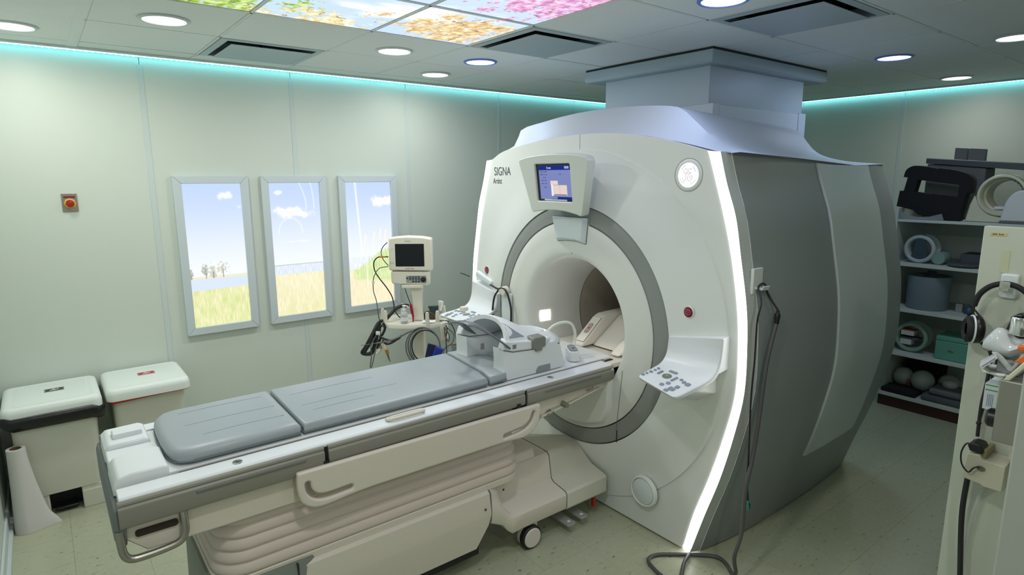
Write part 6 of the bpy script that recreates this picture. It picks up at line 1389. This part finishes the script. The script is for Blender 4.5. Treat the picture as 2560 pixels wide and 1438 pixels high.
# ================================================================== white partition and what hangs on it
pt = mat('partition_paint', (190, 196, 182), 0.5, bump=0.05, bscale=80, var=0.04, vscale=2)
t = thing('partition_panel', 'tall cream white partition panel at the right edge, in front of the shelves', 'partition', (2.41, 0.1, 0))
MB().box((2.387, -0.62, 0.0), (2.425, 0.602, 1.755)).build('panel_board', pt, t, bevel=0.002)
ll = MB().box((2.3855, 0.541, 1.727), (2.387, 0.584, 1.737)).build('paper_label', mat('label_tan', (196, 182, 130), 0.6), t)
dashes(frame((2.3853, 0.5625, 1.732), VU, VV), 0.030, 0.004, 'label_print', black, ll, 9)
MB().box((2.3855, 0.526, 1.612), (2.387, 0.546, 1.682)).build('tape_strip', mat('tape', (188, 190, 160), 0.5), t)
tag(MB().loft([[(2.386, y_, z_) for y_, z_ in rrect(0.492, 1.532, 0.540, 1.612, 0.008)], [(2.372, y_, z_) for y_, z_ in rrect(0.495, 1.536, 0.537, 1.608, 0.008)]]).build('wall_hook_base', coolwhite, None, 35, bevel=0.002), 'white plastic hook plate on the partition behind the headphones', 'hook')
hk2 = bpy.data.objects['wall_hook_base']; hk2.name = 'headphone_hook'
MB().loft([[(2.372, y_, z_) for y_, z_ in rrect(0.503, 1.558, 0.529, 1.572, 0.004)], [(2.335, y_, z_ + 0.004) for y_, z_ in rrect(0.503, 1.558, 0.529, 1.572, 0.004)], [(2.330, y_, z_ + 0.012) for y_, z_ in rrect(0.503, 1.558, 0.529, 1.580, 0.004)]]).build('hook_tongue', chrome, hk2)
# headphones
hp_ = thing('headphones', 'black headphones with a padded headband hanging on the partition hook', 'headphones', (2.345, 0.50, 1.40))
bk = mat('headphone_black', (16, 15, 20), 0.35); bks = mat('headband_black', (20, 20, 24), 0.7)
MB().tube([(2.345, 0.590, 1.502), (2.345, 0.580, 1.540), (2.345, 0.555, 1.570), (2.345, 0.522, 1.583), (2.345, 0.488, 1.578), (2.345, 0.458, 1.556), (2.345, 0.44, 1.52)], 0.0085, 10, False, 6).build('headband', bks, hp_, 60)
for yy, s in ((0.588, 1), (0.440, -1)):
    MB().tube([(2.345, yy, 1.512), (2.345, yy + 0.002 * s, 1.48), (2.345, yy - 0.008 * s, 1.462)], 0.0035, 8, False, 3).build('yoke', bk, hp_, 60)
    MB().tube([(2.345, yy, 1.49), (2.340, yy - 0.022 * s, 1.468)], 0.003, 8).build('yoke', bk, hp_, 60)
    Mh = frame((2.335, yy - 0.012 * s, 1.428), (-0.85, -0.52 * s, 0), (0, 0, 1))
    e1 = MB().lathe([(0.0003, -0.020), (0.030, -0.020), (0.041, -0.012), (0.042, 0.004), (0.036, 0.010), (0.0003, 0.012)], Mh @ Matrix.Diagonal((0.88, 1.08, 1, 1)), 32, False).build('ear_cup', bk, hp_, 60)
    MB().lathe([(0.040, 0.006), (0.044, 0.008), (0.043, 0.012), (0.039, 0.012)], Mh @ Matrix.Diagonal((0.88, 1.08, 1, 1)), 32, False).build('cup_trim', coolwhite, e1, 60)
    MB().lathe([(0.020, 0.010), (0.038, 0.012), (0.040, 0.022), (0.030, 0.030), (0.018, 0.024)], Mh @ Matrix.Diagonal((0.88, 1.08, 1, 1)), 32, False).build('ear_pad', bks, e1, 60)
    if s == 1: MB().box((-0.008, 0.022, -0.0215), (0.010, 0.026, -0.0195), Mh).build('blue_mark', mat('mark_blue', (60, 110, 230), 0.4), e1)
tag(MB().tube([(2.352, 0.560, 1.385), (2.36, 0.535, 1.356), (2.36, 0.531, 1.321), (2.36, 0.533, 1.247), (2.36, 0.538, 1.181), (2.36, 0.538, 1.123), (2.36, 0.537, 1.069)], 0.0055, 8, False, 5).build('audio_cord', ck, None, 60), 'black cord running down from the hanging headphones', 'cable')
tag(MB().tube([(2.352, 0.528, 1.38), (2.36, 0.515, 1.330), (2.36, 0.524, 1.30), (2.36, 0.519, 1.247), (2.362, 0.531, 1.181), (2.36, 0.537, 1.127)], 0.004, 8, False, 5).build('audio_cord', ck, None, 60), 'second thinner black cord joining the headphone cord', 'cable')
tag(MB().lathe([(0.0003, -0.008), (0.006, -0.005), (0.008, 0.0), (0.006, 0.005), (0.0003, 0.008)], Matrix.Translation((2.36, 0.5385, 1.115)), 16, False).build('cord_slider', black, None, 60), 'black slider bead on the headphone cord', 'slider')
tag(MB().tube([(2.34, 0.541, 0.965), (2.34, 0.541, 0.94), (2.34, 0.543, 0.918), (2.34, 0.544, 0.787), (2.34, 0.526, 0.575), (2.34, 0.50, 0.30), (2.33, 0.45, 0.012)], 0.0085, 10, False, 5).build('lower_cable', ck, None, 60), 'thick black cable below the beige bracket down the partition', 'cable')
# bracket box
bg = mat('bracket_beige', (186, 184, 164), 0.45)
t = thing('wall_bracket', 'beige bracket box with a keyhole and a black clip on top, low on the partition', 'bracket', (2.31, 0.50, 0.95))
MB().loft([[(x_, y_, z_) for y_, z_ in ((0.546, 0.945), (0.540, 1.030), (0.508, 1.036), (0.498, 1.022), (0.440, 1.020), (0.440, 0.935), (0.492, 0.935), (0.494, 0.940))] for x_ in (2.285, 2.386)]).build('bracket_body', bg, t, bevel=0.003)
MB().box((2.300, 0.494, 1.022), (2.384, 0.508, 1.052)).build('bracket_lip', mat('bracket_tan', (150, 140, 96), 0.5), t, bevel=0.003)
MB().lathe([(0.0003, 0.0), (0.011, 0.001)], face_frame(2.2835, 0.499, 0.993) @ Matrix.Diagonal((1, 0.8, 1, 1)), 20, False).build('keyhole', mat('keyhole_brown', (112, 100, 84), 0.6), t)
tag(MB().loft([[(x_, y_, z_) for y_, z_ in ((0.545, 1.058), (0.536, 1.038), (0.503, 1.038), (0.500, 1.048), (0.508, 1.066), (0.530, 1.068))] for x_ in (2.29, 2.35)]).build('black_clip', black, None, 35, bevel=0.004), 'black clip sitting on top of the beige bracket', 'clip')
tag(MB().tube([(2.275, 0.526, 1.066), (2.272, 0.542, 1.067), (2.270, 0.552, 1.034), (2.270, 0.547, 0.996), (2.272, 0.528, 0.974), (2.272, 0.516, 0.992), (2.278, 0.503, 1.001)], 0.0025, 8, False, 6).build('clip_cord', ck, None, 60), 'thin black cord looping from the clip to the keyhole of the bracket', 'cord')
tag(MB().tube([(2.37, 0.492, 0.93), (2.36, 0.52, 0.80), (2.36, 0.525, 0.55), (2.36, 0.48, 0.10), (2.36, 0.46, 0.01)], 0.006, 8, False, 6).build('clear_tube', mat('clear_tube', (200, 206, 204), 0.2, alpha=0.45), None, 60), 'clear tube curving down the partition behind the black cable', 'tube')
# steel gas outlet box and its fittings
stl = mat('outlet_grey', (140, 142, 132), 0.4, metal=0.35)
t = thing('outlet_box', 'grey metal outlet box mounted on the partition at the right edge', 'outlet box', (2.15, 0.36, 1.2))
MB().box((1.90, 0.30, 1.232), (2.386, 0.4035, 1.399)).build('box_shell', stl, t, bevel=0.003)
MB().box((1.93, 0.4036, 1.40), (2.30, 0.39, 1.4035)).build('lid_plate', coolwhite, t)
MB().box((2.29, 0.30, 1.045), (2.386, 0.44, 1.2315)).build('box_stand', bg, t, bevel=0.003)
t = thing('black_dial', 'black ribbed dial on the left side of the grey outlet box', 'dial', (2.02, 0.43, 1.26))
My = frame((2.00, 0.4045, 1.262), (1, 0, 0), (0, 0, 1)) @ Matrix.Rotation(PI, 4, 'X')
MB().lathe([(0.030, 0.0), (0.030, 0.006), (0.026, 0.010), (0.026, 0.030), (0.020, 0.036), (0.0003, 0.036)], My, 28, False).build('dial_body', bk, t, 40)
t = thing('glove_carton', 'small green and white carton between the dial and the mask tray', 'carton', (2.1, 0.45, 1.26))
MB().box((2.06, 0.436, 1.262), (2.15, 0.468, 1.338)).build('carton_body', coolwhite, t, bevel=0.001)
MB().box((2.0595, 0.438, 1.318), (2.06, 0.466, 1.321)).build('green_line', mat('green_line', (60, 150, 100), 0.5), t)
MB().box((2.0595, 0.438, 1.332), (2.06, 0.466, 1.335)).build('green_line', mat('green_line', (60, 150, 100), 0.5), t)
o = MB()
for k in range(4): o.box((2.0594, 0.446 + 0.004 * k, 1.272), (2.06, 0.4475 + 0.004 * k, 1.308))
o = o.build('carton_print', mat('print_blue', (130, 140, 180), 0.5), t); o['kind'] = 'stuff'
# white tray with sachet
t = thing('mask_tray', 'white open tray with a sachet of printed packs under the plastic bag', 'tray', (1.95, 0.42, 1.38))
W_ = mat('tray_matt_white', (214, 218, 216), 0.4)
MB().loft([[(1.92, y_, z_) for y_, z_ in ((0.450, 1.418), (0.446, 1.402), (0.432, 1.402), (0.408, 1.4005), (0.400, 1.404), (0.398, 1.408), (0.434, 1.405))], [(2.10, y_ + 0.02, z_ - 0.02) for y_, z_ in ((0.470, 1.420), (0.466, 1.402), (0.452, 1.402), (0.408, 1.4005), (0.400, 1.404), (0.398, 1.408), (0.450, 1.405))]]).build('tray_bowl', W_, t, bevel=0.004)
MB().loft([[(1.915, 0.452, 1.420), (1.915, 0.421, 1.455), (1.915, 0.417, 1.449), (1.915, 0.446, 1.414)], [(2.02, 0.476, 1.408), (2.02, 0.445, 1.440), (2.02, 0.441, 1.434), (2.02, 0.470, 1.402)]]).build('folded_leaflet', W_, t)
MB().add([(1.9142, 0.448, 1.4205), (1.9142, 0.4225, 1.4495), (1.9142, 0.4205, 1.4475), (1.9142, 0.446, 1.4185)], [(0, 1, 2, 3)]).build('leaflet_print', mat('print_blue', (130, 140, 180), 0.5), t)
MB().box((1.95, 0.378, 1.404), (2.06, 0.425, 1.440)).build('print_pack', mat('pack_grey', (150, 154, 160), 0.5), t, bevel=0.002)
dashes(frame((1.9495, 0.400, 1.434), VU, VV), 0.040, 0.006, 'pack_print', mat('pack_green', (110, 120, 70), 0.5), t, 8)
MB().loft([[(1.905, y_, z_) for y_, z_ in ((0.398, 1.398), (0.360, 1.458), (0.350, 1.452), (0.385, 1.398))], [(1.94, y_, z_) for y_, z_ in ((0.398, 1.398), (0.360, 1.458), (0.350, 1.452), (0.385, 1.398))]]).build('ivory_handle', ivory, t, bevel=0.003)
# plastic bag, mask with orange band, chrome collar
bagw = mat('bag_clear_white', (206, 212, 214), 0.18, alpha=0.85, bump=0.4, bscale=18)
t = thing('plastic_bag', 'crumpled translucent plastic bag with orange bands over the mask tray', 'bag', (1.97, 0.41, 1.44))
rows_ = []
for j in range(15):
    v_ = j / 14; yy = 0.462 - 0.115 * v_; row = []
    for i in range(16):
        a = 2 * PI * i / 16
        r1 = (0.030 + 0.012 * math.sin(v_ * 7)) * math.sin(PI * (0.08 + 0.90 * v_)) ** 0.5; 
        row.append((1.985 + 0.05 * math.cos(a) * (0.6 + 0.4 * math.sin(v_ * 3)), yy, 1.470 + 0.008 * math.sin(v_ * 9) + 0.012 * v_ + r1 * (math.sin(a) + 0.18 * math.sin(3 * a + v_ * 6))))
    rows_.append(row)
MB().loft(rows_).build('bag_film', bagw, t, 70)
MB().loft([[(1.945, y_, z_) for y_, z_ in ((0.440, 1.455), (0.425, 1.460), (0.392, 1.425), (0.378, 1.462), (0.362, 1.470), (0.390, 1.412), (0.398, 1.412))], [(1.955, y_, z_) for y_, z_ in ((0.440, 1.455), (0.425, 1.460), (0.392, 1.425), (0.378, 1.462), (0.362, 1.470), (0.390, 1.412), (0.398, 1.412))]]).build('bag_fold', bagw, t, bevel=0.003)
om = mat('band_orange', (222, 110, 36), 0.45)
MB().box((1.915, 0.366, 1.478), (1.935, 0.381, 1.492)).build('orange_band', om, t, bevel=0.003)
MB().loft([[(x_, y_, z_) for y_, z_ in ((0.384, 1.448), (0.366, 1.470), (0.352, 1.470), (0.362, 1.445))] for x_ in (1.915, 1.935)]).build('orange_band', om, t, bevel=0.003)
tag(MB().lathe([(0.019, 0.0), (0.022, 0.002), (0.022, 0.044), (0.019, 0.048), (0.017, 0.046), (0.017, 0.0)], Matrix.Translation((1.97, 0.392, 1.508)), 36, False).build('chrome_collar', chrome, None, 40), 'shiny chrome collar above the plastic bag at the right edge', 'collar')
tag(MB().tube([(2.345, 0.52, 1.41), (2.20, 0.47, 1.45), (2.05, 0.425, 1.525), (2.0, 0.40, 1.555), (1.96, 0.37, 1.56)], 0.006, 8, False, 5).build('black_tube', ck, None, 60), 'black tube rising from the headphones to the chrome collar', 'tube')
tag(MB().tube([(2.386, 0.493, 1.455), (2.20, 0.488, 1.435), (2.10, 0.485, 1.432)], 0.013, 14).build('grey_pipe', mat('pipe_grey', (128, 124, 118), 0.4), None, 60), 'short grey pipe end below the hanging headphones', 'pipe')
# near leaf at the right edge of the view
t = thing('cabinet_door', 'pale grey upright panel edge closest to the camera at the lower right', 'door panel', (1.22, -0.1, 0))
MB().box((1.20, -0.75, 0.0), (1.235, 0.2265, 1.62)).build('door_leaf', mat('door_leaf_paint', (158, 164, 156), 0.55, var=0.04), t, bevel=0.003)
